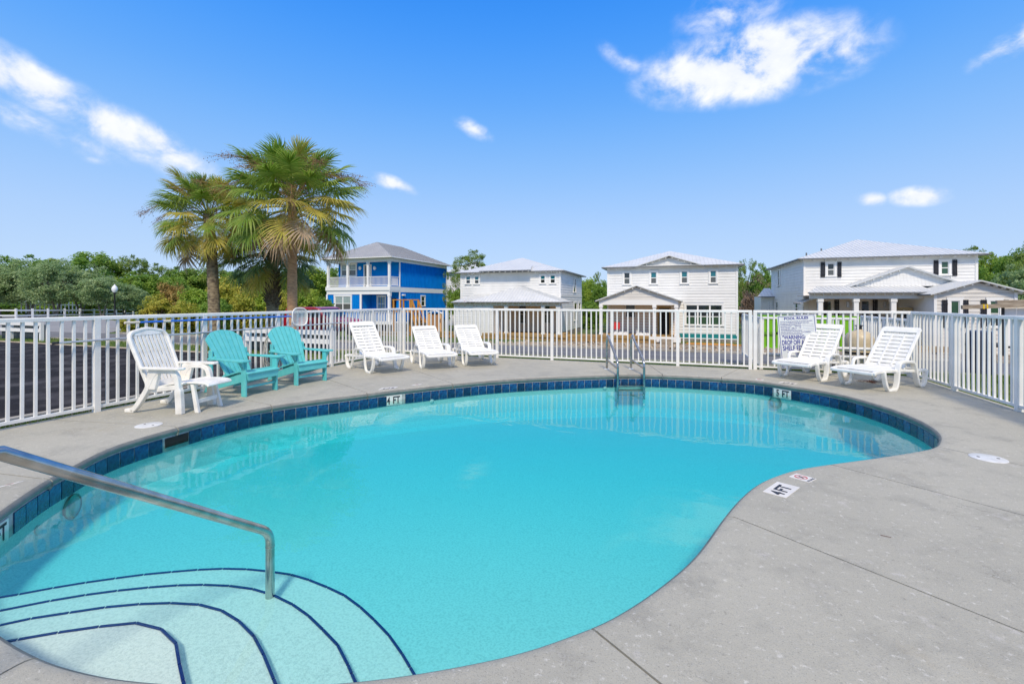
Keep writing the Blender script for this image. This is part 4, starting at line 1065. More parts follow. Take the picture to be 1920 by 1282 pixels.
# ------------------------------------------------------------------ houses across the street
class House:
    def __init__(s, name, loc, label, cat='house', group='houses across the street'):
        s.o = Vector(loc); s.root = empty(name, loc, 0, label, cat, group)
    def put(s, mb, name, m, parent=None, kind=None, **k):
        mb.v = [(x - s.o.x, y - s.o.y, z - s.o.z) for x, y, z in mb.v]
        o = mb.build(name, m, parent or s.root, **k)
        if kind: o['kind'] = kind
        return o
class Face:
    """a wall plane: kind 'f' faces the street, 'r' faces right, 'l' faces left"""
    def __init__(s, kind, c): s.k = kind; s.c = c
    def P(s, a, z, d=0.0):
        if s.k == 'f': return (a, s.c - d, z)
        if s.k == 'r': return (s.c + d, a, z)
        return (s.c - d, a, z)
    def box(s, mb, a0, a1, z0, z1, d0, d1):
        return mb.hexa([s.P(a0, z0, d0), s.P(a1, z0, d0), s.P(a1, z0, d1), s.P(a0, z0, d1)], [s.P(a0, z1, d0), s.P(a1, z1, d0), s.P(a1, z1, d1), s.P(a0, z1, d1)])
    def px(s, x, y):
        p = pxv(x, y, s.c) if s.k == 'f' else pxu(x, y, s.c)
        return (p.x if s.k == 'f' else p.y, p.z)
    def rect(s, x0, y0, x1, y1):
        a0, z1 = s.px(x0, y0); a1, z0 = s.px(x1, y1)
        # heights read at the middle column
        xm = (x0 + x1) / 2; z1 = s.px(xm, y0)[1]; z0 = s.px(xm, y1)[1]
        return min(a0, a1), max(a0, a1), min(z0, z1), max(z0, z1)
def siding(H, F, a0, a1, z0, z1, holes=(), m='siding', step=.235, clip=None, name='siding'):
    mb = MB(); z = z0
    while z < z1 - .02:
        zb = min(z + step, z1)
        la, lb = (a0, a1) if not clip else clip(z); ua, ub = (a0, a1) if not clip else clip(zb)
        iv = [(la, lb, ua, ub)]
        for h in holes:
            if h[3] <= z + .01 or h[2] >= zb - .01: continue
            nv = []
            for q in iv:
                if h[1] <= q[0] or h[0] >= q[1]: nv.append(q); continue
                if h[0] > q[0]: nv.append((q[0], h[0], q[2] if q[2] < h[0] else h[0], h[0]))
                if h[1] < q[1]: nv.append((h[1], q[1], h[1], q[3] if q[3] > h[1] else h[1]))
            iv = nv
        for (pa, pb, qa, qb) in iv:
            if pb - pa < .01: continue
            mb.add([F.P(pa, z, .042), F.P(pb, z, .042), F.P(qb, zb, .008), F.P(qa, zb, .008), F.P(pa, z, .004), F.P(pb, z, .004)], [(0, 1, 2, 3), (4, 5, 1, 0)])
        z = zb
    o = H.put(mb, name, m); return o
def battens(H, F, a0, a1, z0, z1, holes=(), m='blue_siding', step=.32):
    mb = MB(); F.box(mb, a0, a1, z0, z1, -.02, .008); a = a0 + step / 2
    while a < a1:
        segs = [(z0, z1)]
        for h in holes:
            if h[0] - .05 < a < h[1] + .05: segs = [q for s_ in segs for q in ((s_[0], min(s_[1], h[2])), (max(s_[0], h[3]), s_[1])) if q[1] - q[0] > .05]
        for q in segs: F.box(mb, a - .028, a + .028, q[0], q[1], .008, .07)
        a += step
    return H.put(mb, 'batten_wall', m)
def window(H, F, r, glass=('glass', 'glass'), cols=1, trim=.10, hung=True, split=.5, tm='trimw'):
    a0, a1, z0, z1 = r; mb = MB()
    F.box(mb, a0 - trim, a0, z0, z1, .0, .075); F.box(mb, a1, a1 + trim, z0, z1, .0, .075)
    F.box(mb, a0 - trim - .02, a1 + trim + .02, z1, z1 + trim * 1.2, .0, .08); F.box(mb, a0 - trim - .03, a1 + trim + .03, z0 - trim * .6, z0, .0, .10)
    w = H.put(mb, 'window', tm)
    cw = (a1 - a0) / cols; zm = z0 + (z1 - z0) * split
    sb = MB()
    for c in range(cols):
        b0, b1 = a0 + c * cw, a0 + (c + 1) * cw; e = .045
        if c: F.box(sb, b0 - .06, b0 + .06, z0, z1, .0, .046)
        F.box(sb, b0, b0 + e, z0, z1, .0, .03); F.box(sb, b1 - e, b1, z0, z1, .0, .03); F.box(sb, b0 + e, b1 - e, z0, z0 + e, .0, .03); F.box(sb, b0 + e, b1 - e, z1 - e, z1, .0, .03)
        if hung: F.box(sb, b0 + e, b1 - e, zm - .03, zm + .03, .0, .034)
        for (y0, y1, g) in (((zm, z1, glass[0]), (z0, zm, glass[1])) if hung else ((z0, z1, glass[0]),)):
            pm = MB(); F.box(pm, b0 + .01, b1 - .01, y0 + .01, y1 - .01, .004, .012); H.put(pm, 'pane', g, w)
    H.put(sb, 'sash', tm, w)
    return w
def shutter(H, F, r):
    a0, a1, z0, z1 = r; mb = MB(); n = 3; w = (a1 - a0) / n
    for k in range(n): F.box(mb, a0 + k * w + .012, a0 + (k + 1) * w - .012, z0, z1, .06, .085)
    for f in (.14, .86): z = z0 + (z1 - z0) * f; F.box(mb, a0 + .012, a1 - .012, z - .05, z + .05, .085, .105)
    return H.put(mb, 'shutter', 'shutter')
def roof(H, planes, m='metal_roof', th=.07, pitch=.30, name='roof', edge='roof_edge'):
    body = MB(); ribs = MB(); fas = MB()
    for poly in planes:
        P = [Vector(p) for p in poly]; e = (P[1] - P[0]).normalized(); n = (P[1] - P[0]).cross(P[2] - P[0]).normalized()
        if n.z < 0: n = -n
        t = n.cross(e); 
        if t.z < 0: t = -t
        k = len(P); body.add([p for p in P] + [p - Vector((0, 0, th)) for p in P], [tuple(range(k)), tuple(reversed(range(k, 2 * k)))] + [(i, (i + 1) % k, k + (i + 1) % k, k + i) for i in range(k)])
        st_ = [((p - P[0]).dot(e), (p - P[0]).dot(t)) for p in P]; s0 = min(q[0] for q in st_); s1 = max(q[0] for q in st_)
        s = s0 + pitch * .5
        while s < s1:
            ts = []
            for (a, b) in zip(st_, st_[1:] + st_[:1]):
                if (a[0] - s) * (b[0] - s) < 0: f = (s - a[0]) / (b[0] - a[0]); ts.append(a[1] + (b[1] - a[1]) * f)
            if len(ts) >= 2 and max(ts) - min(ts) > .1:
                A = P[0] + e * s + t * (min(ts) + .01) + n * .008; B = P[0] + e * s + t * (max(ts) - .03) + n * .008
                ribs.bar(A, B, .025, .024, up=n)
            s += pitch
        fas.bar(P[0] - Vector((0, 0, th * .6)), P[1] - Vector((0, 0, th * .6)), .05, th * 1.3)
    r = H.put(body, name, m); 
    if ribs.v: H.put(ribs, 'seams', 'seam' if m == 'metal_roof' else 'roof_edge', r, kind='stuff')
    H.put(fas, 'eave_edge', edge, r)
    return r
def rafter_tails(H, a, b, n, size=.09, ln=.35, into=(0, 1, 0), m='trimw'):
    mb = MB(); a = Vector(a); b = Vector(b); into = Vector(into)
    for k in range(n):
        p = a.lerp(b, (k + .5) / n); mb.bar(p, p + into * ln, size * .6, size)
    o = H.put(mb, 'rafter_tails', m, kind='stuff')
def hip(x0, x1, y0, y1, z, ov, apx, apz, ry0, ry1):
    """four hip planes; ridge along y from ry0 to ry1 at x=apx (or a point when equal)"""
    X0, X1, Y0, Y1 = x0 - ov, x1 + ov, y0 - ov, y1 + ov
    A, B = (apx, ry0, apz), (apx, ry1, apz)
    if abs(ry1 - ry0) < .05: return [[(X0, Y0, z), (X1, Y0, z), A], [(X1, Y0, z), (X1, Y1, z), A], [(X1, Y1, z), (X0, Y1, z), A], [(X0, Y1, z), (X0, Y0, z), A]]
    return [[(X0, Y0, z), (X1, Y0, z), A], [(X1, Y0, z), (X1, Y1, z), B, A], [(X1, Y1, z), (X0, Y1, z), B], [(X0, Y1, z), (X0, Y0, z), A, B]]
def column(H, x, y, z0, z1, w=.24, m='trimw', name='porch_post'):
    mb = MB(); mb.box(x - w / 2, x + w / 2, y - w / 2, y + w / 2, z0, z1); mb.box(x - w * .65, x + w * .65, y - w * .65, y + w * .65, z1 - .22, z1 - .02); mb.box(x - w * .62, x + w * .62, y - w * .62, y + w * .62, z0, z0 + .18)
    return H.put(mb, name, m)
def railing(H, x0, x1, y, z0, z1, m='trimw', step=.14, axis='x', name='railing'):
    mb = MB()
    P = (lambda a, z: (a, y, z)) if axis == 'x' else (lambda a, z: (y, a, z))
    mb.bar(P(x0, z1), P(x1, z1), .09, .06); mb.bar(P(x0, z0 + .1), P(x1, z0 + .1), .06, .06)
    r = H.put(mb, name, m); mb = MB(); n = max(2, round(abs(x1 - x0) / step))
    for k in range(1, n): a = x0 + (x1 - x0) * k / n; mb.bar(P(a, z0 + .12), P(a, z1 - .02), .04, .04)
    H.put(mb, 'balusters', m, r, kind='stuff'); return r

VF = 41.0
# ---- white house in the middle
def house_mid():
    F = Face('f', VF); u0 = F.px(1139, 500)[0]; u1 = F.px(1383, 500)[0]; zg = -2.2; ze = 4.42; D = 10.5
    H = House('white_house', (u0, VF, zg), 'white two storey house with gabled porch and four small upper windows')
    FL_ = -1.46
    mb = MB(); mb.box(u0 + .03, u1 - .03, VF + .02, VF + D, FL_ - .1, ze + .05); H.put(mb, 'wall', 'siding_plain')
    mb = MB(); mb.box(u0 + .06, u1 - .06, VF + .04, VF + D - .05, zg - .4, FL_ - .12); H.put(mb, 'foundation', 'block')
    ups = [F.rect(*r) for r in ((1170, 511, 1181, 533), (1220, 510, 1231, 532), (1277.5, 508.5, 1289, 531), (1331.5, 507.5, 1343, 530.5))]
    tri = F.rect(1286, 572, 1354, 609)
    pw = F.rect(1173, 571, 1191, 595); door = F.rect(1235.5, 578, 1255, 622)
    gp = F.px(1254.5, 481.5); ga, gb = F.px(1195, 499)[0], F.px(1313, 496)[0]
    holes = [(a - .1, b + .1, c - .06, d + .12) for a, b, c, d in ups + [tri, pw, door]]
    siding(H, F, u0, u1, FL_ - .05, ze, holes)
    siding(H, F, ga, gb, ze, gp[1] - .08, (), clip=lambda z: (ga + (gp[0] - ga) * (z - ze) / (gp[1] - ze), gb + (gp[0] - gb) * (z - ze) / (gp[1] - ze)), name='gable_siding')
    mb = MB(); F.box(mb, u0 - .02, u0 + .12, FL_, ze, .0, .07); H.put(mb, 'corner_board', 'trimw')
    mb = MB(); F.box(mb, u1 - .12, u1 + .02, FL_, ze, .0, .07); H.put(mb, 'corner_board', 'trimw')
    z2 = F.px(1340, 547)[1]; a2 = F.px(1235, 547)[0]
    mb = MB(); F.box(mb, a2, u1, z2 - .12, z2 + .12, .0, .04); F.box(mb, a2, u1, z2 + .12, z2 + .145, 0, .06); H.put(mb, 'belt_board', 'siding_plain')
    for r in ups: window(H, F, r, ('glass_teal' if r is not ups[0] else 'glass', 'glass_dim'), trim=.13)
    window(H, F, tri, ('glass', 'glass_green'), cols=3, trim=.15, split=.42)
    # teal waterproofing strip over the blocks
    zt = F.px(1330, 626)[1]; zb = F.px(1330, 634)[1]; at = F.px(1272, 630)[0]
    mb = MB(); F.box(mb, at, u1 - .02, zb, zt, .03, .045); H.put(mb, 'teal_strip', 'tape')
    mb = MB(); F.box(mb, at, u1, zb - .08, zb, .0, .09); H.put(mb, 'sill_board', 'trimw')
    n = 11; w = (u1 - at) / n
    for k in range(n):
        mb = MB(); F.box(mb, at + k * w + .02, at + (k + 1) * w - .02, zg - .2, zb - .1, .0, .035); H.put(mb, 'block', 'block')
    ap = pxv(1252, 471, VF + D / 2); apz = ap.z
    roof(H, hip(u0, u1, VF, VF + D, ze, .45, (u0 + u1) / 2, apz, VF + D / 2, VF + D / 2))
    # front gable roof running back into the hip
    sl = (apz - ze) / (D / 2 + .45); run = (gp[1] + .1 - ze) / sl
    yb = VF - .45 + run + .3; o = .38
    roof(H, [[(ga - .3, VF - o, ze - .02), (ga - .3, VF + .2, ze - .02), (gp[0], yb, gp[1] + .1), (gp[0], VF - o, gp[1] + .1)], [(gb + .3, VF + .2, ze - .02), (gb + .3, VF - o, ze - .02), (gp[0], VF - o, gp[1] + .1), (gp[0], yb, gp[1] + .1)]], name='gable_roof')
    rafter_tails(H, (u0, VF - .38, ze - .14), (ga, VF - .38, ze - .14), 5); rafter_tails(H, (gb, VF - .38, ze - .14), (u1, VF - .38, ze - .14), 5)
    rafter_tails(H, (ga, VF - .34, ze - .1), (gp[0], VF - .34, gp[1] - .05), 5, into=(0, 1, 0)); rafter_tails(H, (gp[0], VF - .34, gp[1] - .05), (gb, VF - .34, ze - .1), 5)
    # porch
    VP = 38.3; G = Face('f', VP); xl = G.px(1127, 570)[0]; xm = G.px(1227, 570)[0]; xr = G.px(1268, 570)[0]; zb_ = 1.08
    mb = MB(); mb.box(xl - .25, xr + .3, VP - .15, VF, FL_ - .16, FL_); H.put(mb, 'porch_floor', 'lumber')
    mb = MB(); mb.box(xl - .3, xr + .33, VP - .2, VP - .15, FL_ - .45, FL_ - .02); H.put(mb, 'porch_fascia', 'trimw')
    for x in (xl, xm, xr): column(H, x, VP, FL_, zb_)
    mb = MB(); mb.box(xl - .15, xr + .15, VP - .12, VP + .12, zb_, zb_ + .42); mb.box(xl - .12, xl + .12, VP + .12, VF, zb_, zb_ + .42); H.put(mb, 'beam', 'trimw')
    mb = MB(); mb.box(xl, xr, VP + .12, VF, zb_ + .3, zb_ + .34); H.put(mb, 'porch_ceiling', 'soffit')
    pk = G.px(1194, 536); el = G.px(1117, 563)[0]; er = G.px(1279, 563)[0]; zel = zb_ + .42
    siding(H, Face('f', VP - .08), xl - .1, xr + .1, zel, pk[1] - .1, (), m='cream_siding', clip=lambda z: (xl - .1 + (pk[0] - xl + .1) * (z - zel) / (pk[1] - zel), xr + .1 + (pk[0] - xr - .1) * (z - zel) / (pk[1] - zel)), name='porch_gable')
    o = .4
    roof(H, [[(el, VP - o, zel - .08), (el, VF, zel - .08), (pk[0], VF, pk[1] + .04), (pk[0], VP - o, pk[1] + .04)], [(er, VF, zel - .08), (er, VP - o, zel - .08), (pk[0], VP - o, pk[1] + .04), (pk[0], VF, pk[1] + .04)]], name='porch_roof')
    rafter_tails(H, (el + .2, VP - .36, zel - .06), (pk[0], VP - .36, pk[1] - .12), 5); rafter_tails(H, (pk[0], VP - .36, pk[1] - .12), (er - .2, VP - .36, zel - .06), 5)
    mb = MB(); F.box(mb, xl + .2, xr - .1, FL_, zb_ + .3, .012, .032); 
    pwall = H.put(mb, 'porch_wall', 'porch_wall')
    window(H, Face('f', VF - .03), pw, ('glass_dim', 'glass'), trim=.08, tm='cream_siding')
    FF = Face('f', VF - .03); mb = MB(); FF.box(mb, door[0], door[1], FL_, door[3], 0, .02); H.put(mb, 'doorway', 'dark_open')
    mb = MB(); FF.box(mb, door[0] - .12, door[0], FL_, door[3], 0, .05); FF.box(mb, door[1], door[1] + .12, FL_, door[3], 0, .05); FF.box(mb, door[0] - .12, door[1] + .12, door[3], door[3] + .14, 0, .05); H.put(mb, 'door_frame', 'lumber')
    # steps to the porch
    for k in range(3):
        mb = MB(); x = G.px(1250, 630)[0]; mb.box(x - .5, x + .5, VP - .2 - .3 * (k + 1), VP - .2 - .3 * k, zg - .1, FL_ - .18 * (k + 1)); H.put(mb, 'porch_step', 'lumber_grey')
    return H, xl, xr, VP, FL_, zg
HM = house_mid()

# ---- white house left of the middle, with hipped porch
def house_left():
    F = Face('f', VF); u0 = F.px(864, 512)[0]; u1 = F.px(1051, 508)[0]; zg = -2.2; ze = 4.25; D = 10.3; FL_ = -1.5
    H = House('white_house', (u0, VF, zg), 'white two storey house with hipped porch roof beside the blue house')
    mb = MB(); mb.box(u0 + .03, u1 - .03, VF + .02, VF + D, FL_ - .1, ze + .05); H.put(mb, 'wall', 'siding_plain')
    mb = MB(); mb.box(u0 + .06, u1 - .06, VF + .04, VF + D - .05, zg - .4, FL_ - .12); H.put(mb, 'foundation', 'block')
    ups = [F.rect(*r) for r in ((874, 518, 882, 532), (890, 518, 898, 532), (1013.5, 516.5, 1022, 531), (1032, 516, 1041, 531))]
    holes = [(a - .1, b + .1, c - .06, d + .12) for a, b, c, d in ups]
    siding(H, F, u0, u1, 1.0, ze, holes)
    S = Face('r', u1); side = [S.rect(*r) for r in ((1074.5, 523, 1079, 548), (1076, 568, 1081, 600), (1084.5, 568, 1088, 580))]
    siding(H, S, VF, VF + D, FL_, ze, [(a - .1, b + .1, c - .06, d + .12) for a, b, c, d in side], m='siding')
    z2 = 1.95; mb = MB(); S.box(mb, VF, VF + D, z2 - .15, z2 + .15, .0, .05); H.put(mb, 'belt_board', 'siding_plain')
    for r in side: window(H, S, r, ('glass', 'glass_dim'))
    siding(H, S, VF, VF + D, zg - .3, FL_ - .12, (), m='block', step=.2, name='block_course')
    for r in ups: window(H, F, r, ('glass_teal', 'glass'), trim=.12)
    mb = MB(); F.box(mb, u1 - .12, u1 + .03, 1, ze, .0, .07); H.put(mb, 'corner_board', 'trimw'); mb = MB(); F.box(mb, u0 - .02, u0 + .12, 1, ze, .0, .07); H.put(mb, 'corner_board', 'trimw')
    ap = pxv(979, 483.5, VF + D / 2)
    roof(H, hip(u0, u1, VF, VF + D, ze, .45, ap.x, ap.z, VF + D / 2, VF + D / 2))
    # shallow eyebrow over the middle of the front
    b0, b1 = F.px(905, 510)[0], F.px(1000, 508)[0]
    roof(H, [[(b0, VF - .85, ze + .08), (b1, VF - .85, ze + .08), (b1 - .5, VF + 1.3, ze + .75), (b0 + .5, VF + 1.3, ze + .75)]], name='eyebrow_roof')
    rafter_tails(H, (u0, VF - .40, ze - .13), (b0, VF - .40, ze - .13), 4); rafter_tails(H, (b0, VF - .8, ze - .02), (b1, VF - .8, ze - .02), 9, ln=.7); rafter_tails(H, (b1, VF - .40, ze - .13), (u1, VF - .40, ze - .13), 5)
    # lower storey: closed room left, porch right
    VP = 37.4; G = Face('f', VP); x0 = G.px(852, 570)[0]; xs = G.px(925, 570)[0]; x1 = G.px(1046, 570)[0]; zt = 1.30
    mb = MB(); mb.box(x0 + .02, xs, VP + .02, VF, FL_ - .7, zt); H.put(mb, 'room_wall', 'siding_plain')
    siding(H, G, x0, xs, FL_ - .65, zt, ())
    mb = MB(); G.box(mb, x0 - .02, x0 + .12, FL_ - .6, zt, 0, .07); H.put(mb, 'corner_board', 'trimw')
    a, b, c, d = G.rect(887, 584, 920, 607)
    mb = MB(); G.box(mb, a, b, FL_ - .6, d + .4, .03, .045); H.put(mb, 'garage_panel', 'siding_plain'); n = 4
    for k in range(n):
        mb = MB(); hh = (d + .4 - FL_ + .6) / n; G.box(mb, a + .04, b - .04, FL_ - .6 + k * hh + .03, FL_ - .6 + (k + 1) * hh - .03, .045, .06); H.put(mb, 'garage_board', 'siding')
    # red and white protective strips on the raw board edge
    for x in (861, 872, 889, 894, 905):
        q = G.px(x, 567); mb = MB(); G.box(mb, q[0] - .03, q[0] + .03, q[1] - .35, q[1] + .15, .045, .055); H.put(mb, 'marking_tape', 'red_ink')
    mb = MB(); mb.box(xs, x1 + .3, VP - .12, VF, FL_ - .16, FL_); H.put(mb, 'porch_floor', 'lumber')
    mb = MB(); mb.box(xs, x1 + .33, VP - .17, VP - .12, FL_ - .6, FL_ - .02); H.put(mb, 'porch_fascia', 'trimw')
    for x in (949, 1018): column(H, G.px(x, 590)[0], VP + .05, FL_, .98)
    column(H, x1 + .05, VP + .05, FL_, .98, .3)
    mb = MB(); mb.box(x0, x1 + .2, VP - .1, VP + .14, .98, zt); H.put(mb, 'beam', 'cream_siding')
    mb = MB(); mb.box(xs, x1 + .2, VP + .14, VF, 1.2, 1.24); H.put(mb, 'porch_ceiling', 'soffit')
    FW = Face('f', VF - .03); wl = FW.px(925, 590)[0]
    mb = MB(); FW.box(mb, wl, u1, FL_, 1.2, -.01, .0); H.put(mb, 'porch_wall', 'porch_wall')
    for (r, g) in (((973, 572, 987, 606), ('glass_dim', 'glass_dim')), ((1021, 572, 1031.5, 606), ('glass', 'glass'))): window(H, FW, FW.rect(*r), g, tm='cream_siding', trim=.08)
    a, b, c, d = FW.rect(929, 576, 941, 612); mb = MB(); FW.box(mb, a, b, FL_, d, .0, .02); H.put(mb, 'doorway', 'dark_open')
    mb = MB(); FW.box(mb, a - .12, a, FL_, d + .1, 0, .05); FW.box(mb, b, b + .12, FL_, d + .1, 0, .05); H.put(mb, 'door_frame', 'trimw')
    # porch roof: hip in front of the wall, shed to its left
    e0 = G.px(879, 562)[0]; e1 = G.px(1057, 562)[0]; r0 = pxv(968, 538.5, VF - 1.2); r1z = r0.z; zt2 = zt + .03; yf = VP - .42
    A = (r0.x, VF - 1.35, r1z); B = (r0.x + .25, VF, r1z + .05); C = pxv(993, 540, VF)
    roof(H, [[(e0, yf, zt2), (e1, yf, zt2), A], [(e1, yf, zt2), (e1 + .02, VF, zt2), (C.x, VF, C.z), A], [(e0, VF, zt2), (e0, yf, zt2), A, (A[0], VF, r1z)]], name='porch_roof')
    es = G.px(849, 562)[0]; q = pxv(866, 552, VF)
    roof(H, [[(es, yf, zt2 - .02), (e0 + .8, yf, zt2 - .02), (e0 + 1.6, VF, q.z), (es + .5, VF, q.z)]], name='shed_roof')
    rafter_tails(H, (es, yf + .06, zt2 - .14), (e1, yf + .06, zt2 - .14), 20)
    return H, G, VP, FL_
HL = house_left()

# ---- large white house on the right with dark shutters
def house_right():
    F = Face('f', VF); u0 = F.px(1507, 480)[0]; u1 = F.px(1832, 480)[0]; zg = -1.9; ze = 4.72; D = 12.2; FL_ = -1.2
    H = House('white_house', (u0, VF, zg), 'large white house with dark shutters, shingled porch gable and front wing')
    mb = MB(); mb.box(u0 + .03, u1 - .03, VF + .02, VF + D, zg - .5, ze + .05); H.put(mb, 'wall', 'siding_plain')
    S = Face('l', u0)
    w1, w2 = F.rect(1551, 494, 1564, 517), F.rect(1764, 490, 1778.5, 514.5)
    ho = [(a - .1, b + .1, c - .06, d + .12) for a, b, c, d in (w1, w2)]
    siding(H, F, u0, u1, 1.4, ze, ho)
    sw = [S.rect(*r) for r in ((1459.5, 506, 1464, 535), (1455, 566, 1459.5, 590), (1492, 565, 1497, 590))]
    siding(H, S, VF, VF + D, zg - .3, ze, [(a - .1, b + .1, c - .06, d + .12) for a, b, c, d in sw])
    mb = MB(); S.box(mb, VF, VF + D, 2.0, 2.24, 0, .05); H.put(mb, 'belt_board', 'siding_plain')
    for r in sw: window(H, S, r, ('glass_green', 'glass'))
    window(H, F, w1, ('glass', 'glass_dim'), trim=.14); window(H, F, w2, ('glass_green', 'glass_green'), trim=.14)
    for r in ((1538, 491.5, 1546.5, 520), (1569.5, 491, 1577.5, 520), (1749.5, 488, 1758.5, 517), (1784.5, 487, 1794, 517.5)): shutter(H, F, F.rect(*r))
    mb = MB(); F.box(mb, u1 - .12, u1 + .03, 1, ze, 0, .07); H.put(mb, 'corner_board', 'trimw'); mb = MB(); F.box(mb, u0 - .03, u0 + .10, 1, ze, 0, .07); H.put(mb, 'corner_board', 'trimw')
    ap = pxv(1611, 449, VF + D / 2)
    roof(H, hip(u0, u1, VF, VF + D, ze, .5, (u0 + u1) / 2 + .2, ap.z, VF + D / 2, VF + D / 2))
    rafter_tails(H, (u0 + .2, VF - .42, ze - .13), (u1 - .2, VF - .42, ze - .13), 13)
    rafter_tails(H, (u0 - .42, VF + .3, ze - .13), (u0 - .42, VF + D, ze - .13), 10, into=(1, 0, 0))
    for (x, y) in ((1540, 466), (1512, 474)):
        p = pxv(x, y, VF + 4); mb = MB(); mb.tube([(p.x, p.y, p.z - .5), (p.x, p.y, p.z)], .06, 8); H.put(mb, 'vent_pipe', 'roof_edge')
    # porch: shed roof plus a broad shingled gable behind it
    VP = 37.6; G = Face('f', VP); p0 = G.px(1538, 556)[0]; p3 = G.px(1747, 556)[0]; zb_ = G.px(1640, 560)[1]; ztp = zb_ + .42
    e0 = G.px(1497, 553)[0]
    mb = MB(); mb.box(e0 + .6, p3 + .3, VP - .1, VF, FL_ - .2, FL_); H.put(mb, 'porch_floor', 'lumber_grey')
    for x in (1538, 1605, 1675): column(H, G.px(x, 570)[0], VP + .05, FL_, zb_, .28)
    mb = MB(); mb.box(e0 + .7, p3, VP - .1, VP + .15, zb_, ztp); H.put(mb, 'beam', 'cream_siding'); mb = MB(); mb.box(e0 + .7, p3, VP + .15, VF, zb_ + .2, zb_ + .25); H.put(mb, 'porch_ceiling', 'soffit')
    FW = Face('f', VF - .03); wl = FW.px(1515, 570)[0]; wr = FW.px(1752, 570)[0]
    siding(H, FW, wl, wr, FL_, zb_ + .2, [(a - .1, b + .1, c - .1, d + .1) for a, b, c, d in (FW.rect(1543, 564, 1559, 600), FW.rect(1614.5, 564, 1630, 600), FW.rect(1684, 575, 1708, 640))], m='cream_siding', name='porch_siding')
    for r in ((1543, 564, 1559, 600), (1614.5, 564, 1630, 600)): window(H, FW, FW.rect(*r), ('glass', 'glass'), hung=False, tm='cream_siding', trim=.13)
    for r in ((1564, 562, 1573, 602), (1635.5, 562, 1645, 602), (1531, 562, 1536, 602), (1608, 562, 1610.5, 602)): shutter(H, FW, FW.rect(*r))
    a, b, c, d = FW.rect(1686, 576, 1706, 640); mb = MB(); FW.box(mb, a, b, FL_, d, .0, .02); dr = H.put(mb, 'doorway', 'dark_open'); mb = MB(); FW.box(mb, a, b, FL_ + .2, d - .5, .02, .04); H.put(mb, 'plywood_cover', 'lumber_orange', dr)
    mb = MB(); FW.box(mb, a - .16, a, FL_, d + .16, 0, .05); FW.box(mb, b, b + .16, FL_, d + .16, 0, .05); FW.box(mb, a, b, d, d + .16, 0, .05); H.put(mb, 'door_frame', 'cream_siding')
    for x in (1589, 1658):
        q = FW.px(x, 570); mb = MB(); FW.box(mb, q[0] - .08, q[0] + .08, q[1] - .25, q[1] + .2, 0, .12); H.put(mb, 'wall_lamp', 'alu')
    # gable: apex and slopes measured on its plane
    VG = 39.4; K = Face('f', VG); pk = K.px(1698, 501); gl = K.px(1600, 534.5); gr = K.px(1790, 530); zg0 = K.px(1690, 537)[1]
    sl = (pk[1] - gl[1]) / (pk[0] - gl[0]); glx = pk[0] - (pk[1] - zg0) / sl; slr = (pk[1] - gr[1]) / (gr[0] - pk[0]); grx = pk[0] + (pk[1] - zg0) / slr
    mb = MB(); V = [(glx, VG, zg0), (grx, VG, zg0), (pk[0], VG, pk[1])]; mb.add(V + [(x, VF, z) for x, y, z in V], [(0, 1, 2), (5, 4, 3), (0, 3, 4, 1), (1, 4, 5, 2), (2, 5, 3, 0)]); H.put(mb, 'gable_wall', 'siding_plain')
    # shingles, each its own piece
    gab = bpy.data.objects.new('shingle_face', None); col.objects.link(gab); gab.parent = H.root
    sh = MB(); sh.add([(0, 0, 0), (.19, 0, 0), (.19, .012, .2), (0, .012, .2), (0, .02, 0), (.19, .02, 0)], [(0, 1, 2, 3), (4, 5, 1, 0)]); sme = sh.mesh('shingle', 'siding')
    z = zg0 + .02; row = 0
    while z < pk[1] - .3:
        f = (z + .2 - zg0) / (pk[1] - zg0); a = glx + (pk[0] - glx) * f; b = grx + (pk[0] - grx) * f; x = a + (.1 if row % 2 else 0)
        while x < b - .2:
            o = link('shingle', sme, gab, (x - H.o.x, VG - .022 - random.uniform(0, .008) - H.o.y, z - H.o.z + random.uniform(-.008, .008))); x += .2
        z += .19; row += 1
    le = pxv(1500, 553.5, VG - .3); re = pxv(1812, 534.5, VG - .3); of = .35; zl = pk[1] + .06
    zL = zl - sl * (pk[0] - le.x); xr_ = grx + .8; zR = zl - slr * (xr_ - pk[0])
    roof(H, [[(le.x, VG - of, zL), (le.x, VF, zL), (pk[0], VF, zl), (pk[0], VG - of, zl)], [(xr_, VF, zR), (xr_, VG - of, zR), (pk[0], VG - of, zl), (pk[0], VF, zl)]], name='gable_roof')
    rafter_tails(H, (glx + .2, VG - .3, zg0 + .02), (pk[0] - .2, VG - .3, pk[1] - .14), 6); rafter_tails(H, (pk[0] + .2, VG - .3, pk[1] - .14), (grx, VG - .3, zg0 + .02), 6)
    sx0 = G.px(1530, 552)[0]; sx1 = G.px(1752, 552)[0]
    roof(H, [[(sx0 - .6, VP - .4, ztp + .02), (sx1, VP - .4, ztp + .02), (sx1, VG, zg0 + .04), (sx0 + .5, VG, zg0 + .04)]], name='porch_roof')
    rafter_tails(H, (sx0 - .4, VP - .34, ztp - .1), (sx1, VP - .34, ztp - .1), 14)
    # front wing with its own gable
    VW = 36.3; W = Face('f', VW); a0 = W.px(1751, 570)[0]; a1 = W.px(1906, 570)[0]; pw = W.px(1833, 527); wl_ = W.px(1742, 552); zr_ = W.px(1751, 556)[1]
    wz = pw[1] - (pw[1] - wl_[1]) * (pw[0] - a0) / (pw[0] - wl_[0])
    mb = MB(); mb.box(a0 + .02, a1 - .02, VW + .02, VF + 2, zg - .5, wz); H.put(mb, 'wing_wall', 'siding_plain')
    ws = [W.rect(1782, 564, 1798.5, 612), W.rect(1855.5, 564, 1873, 612)]
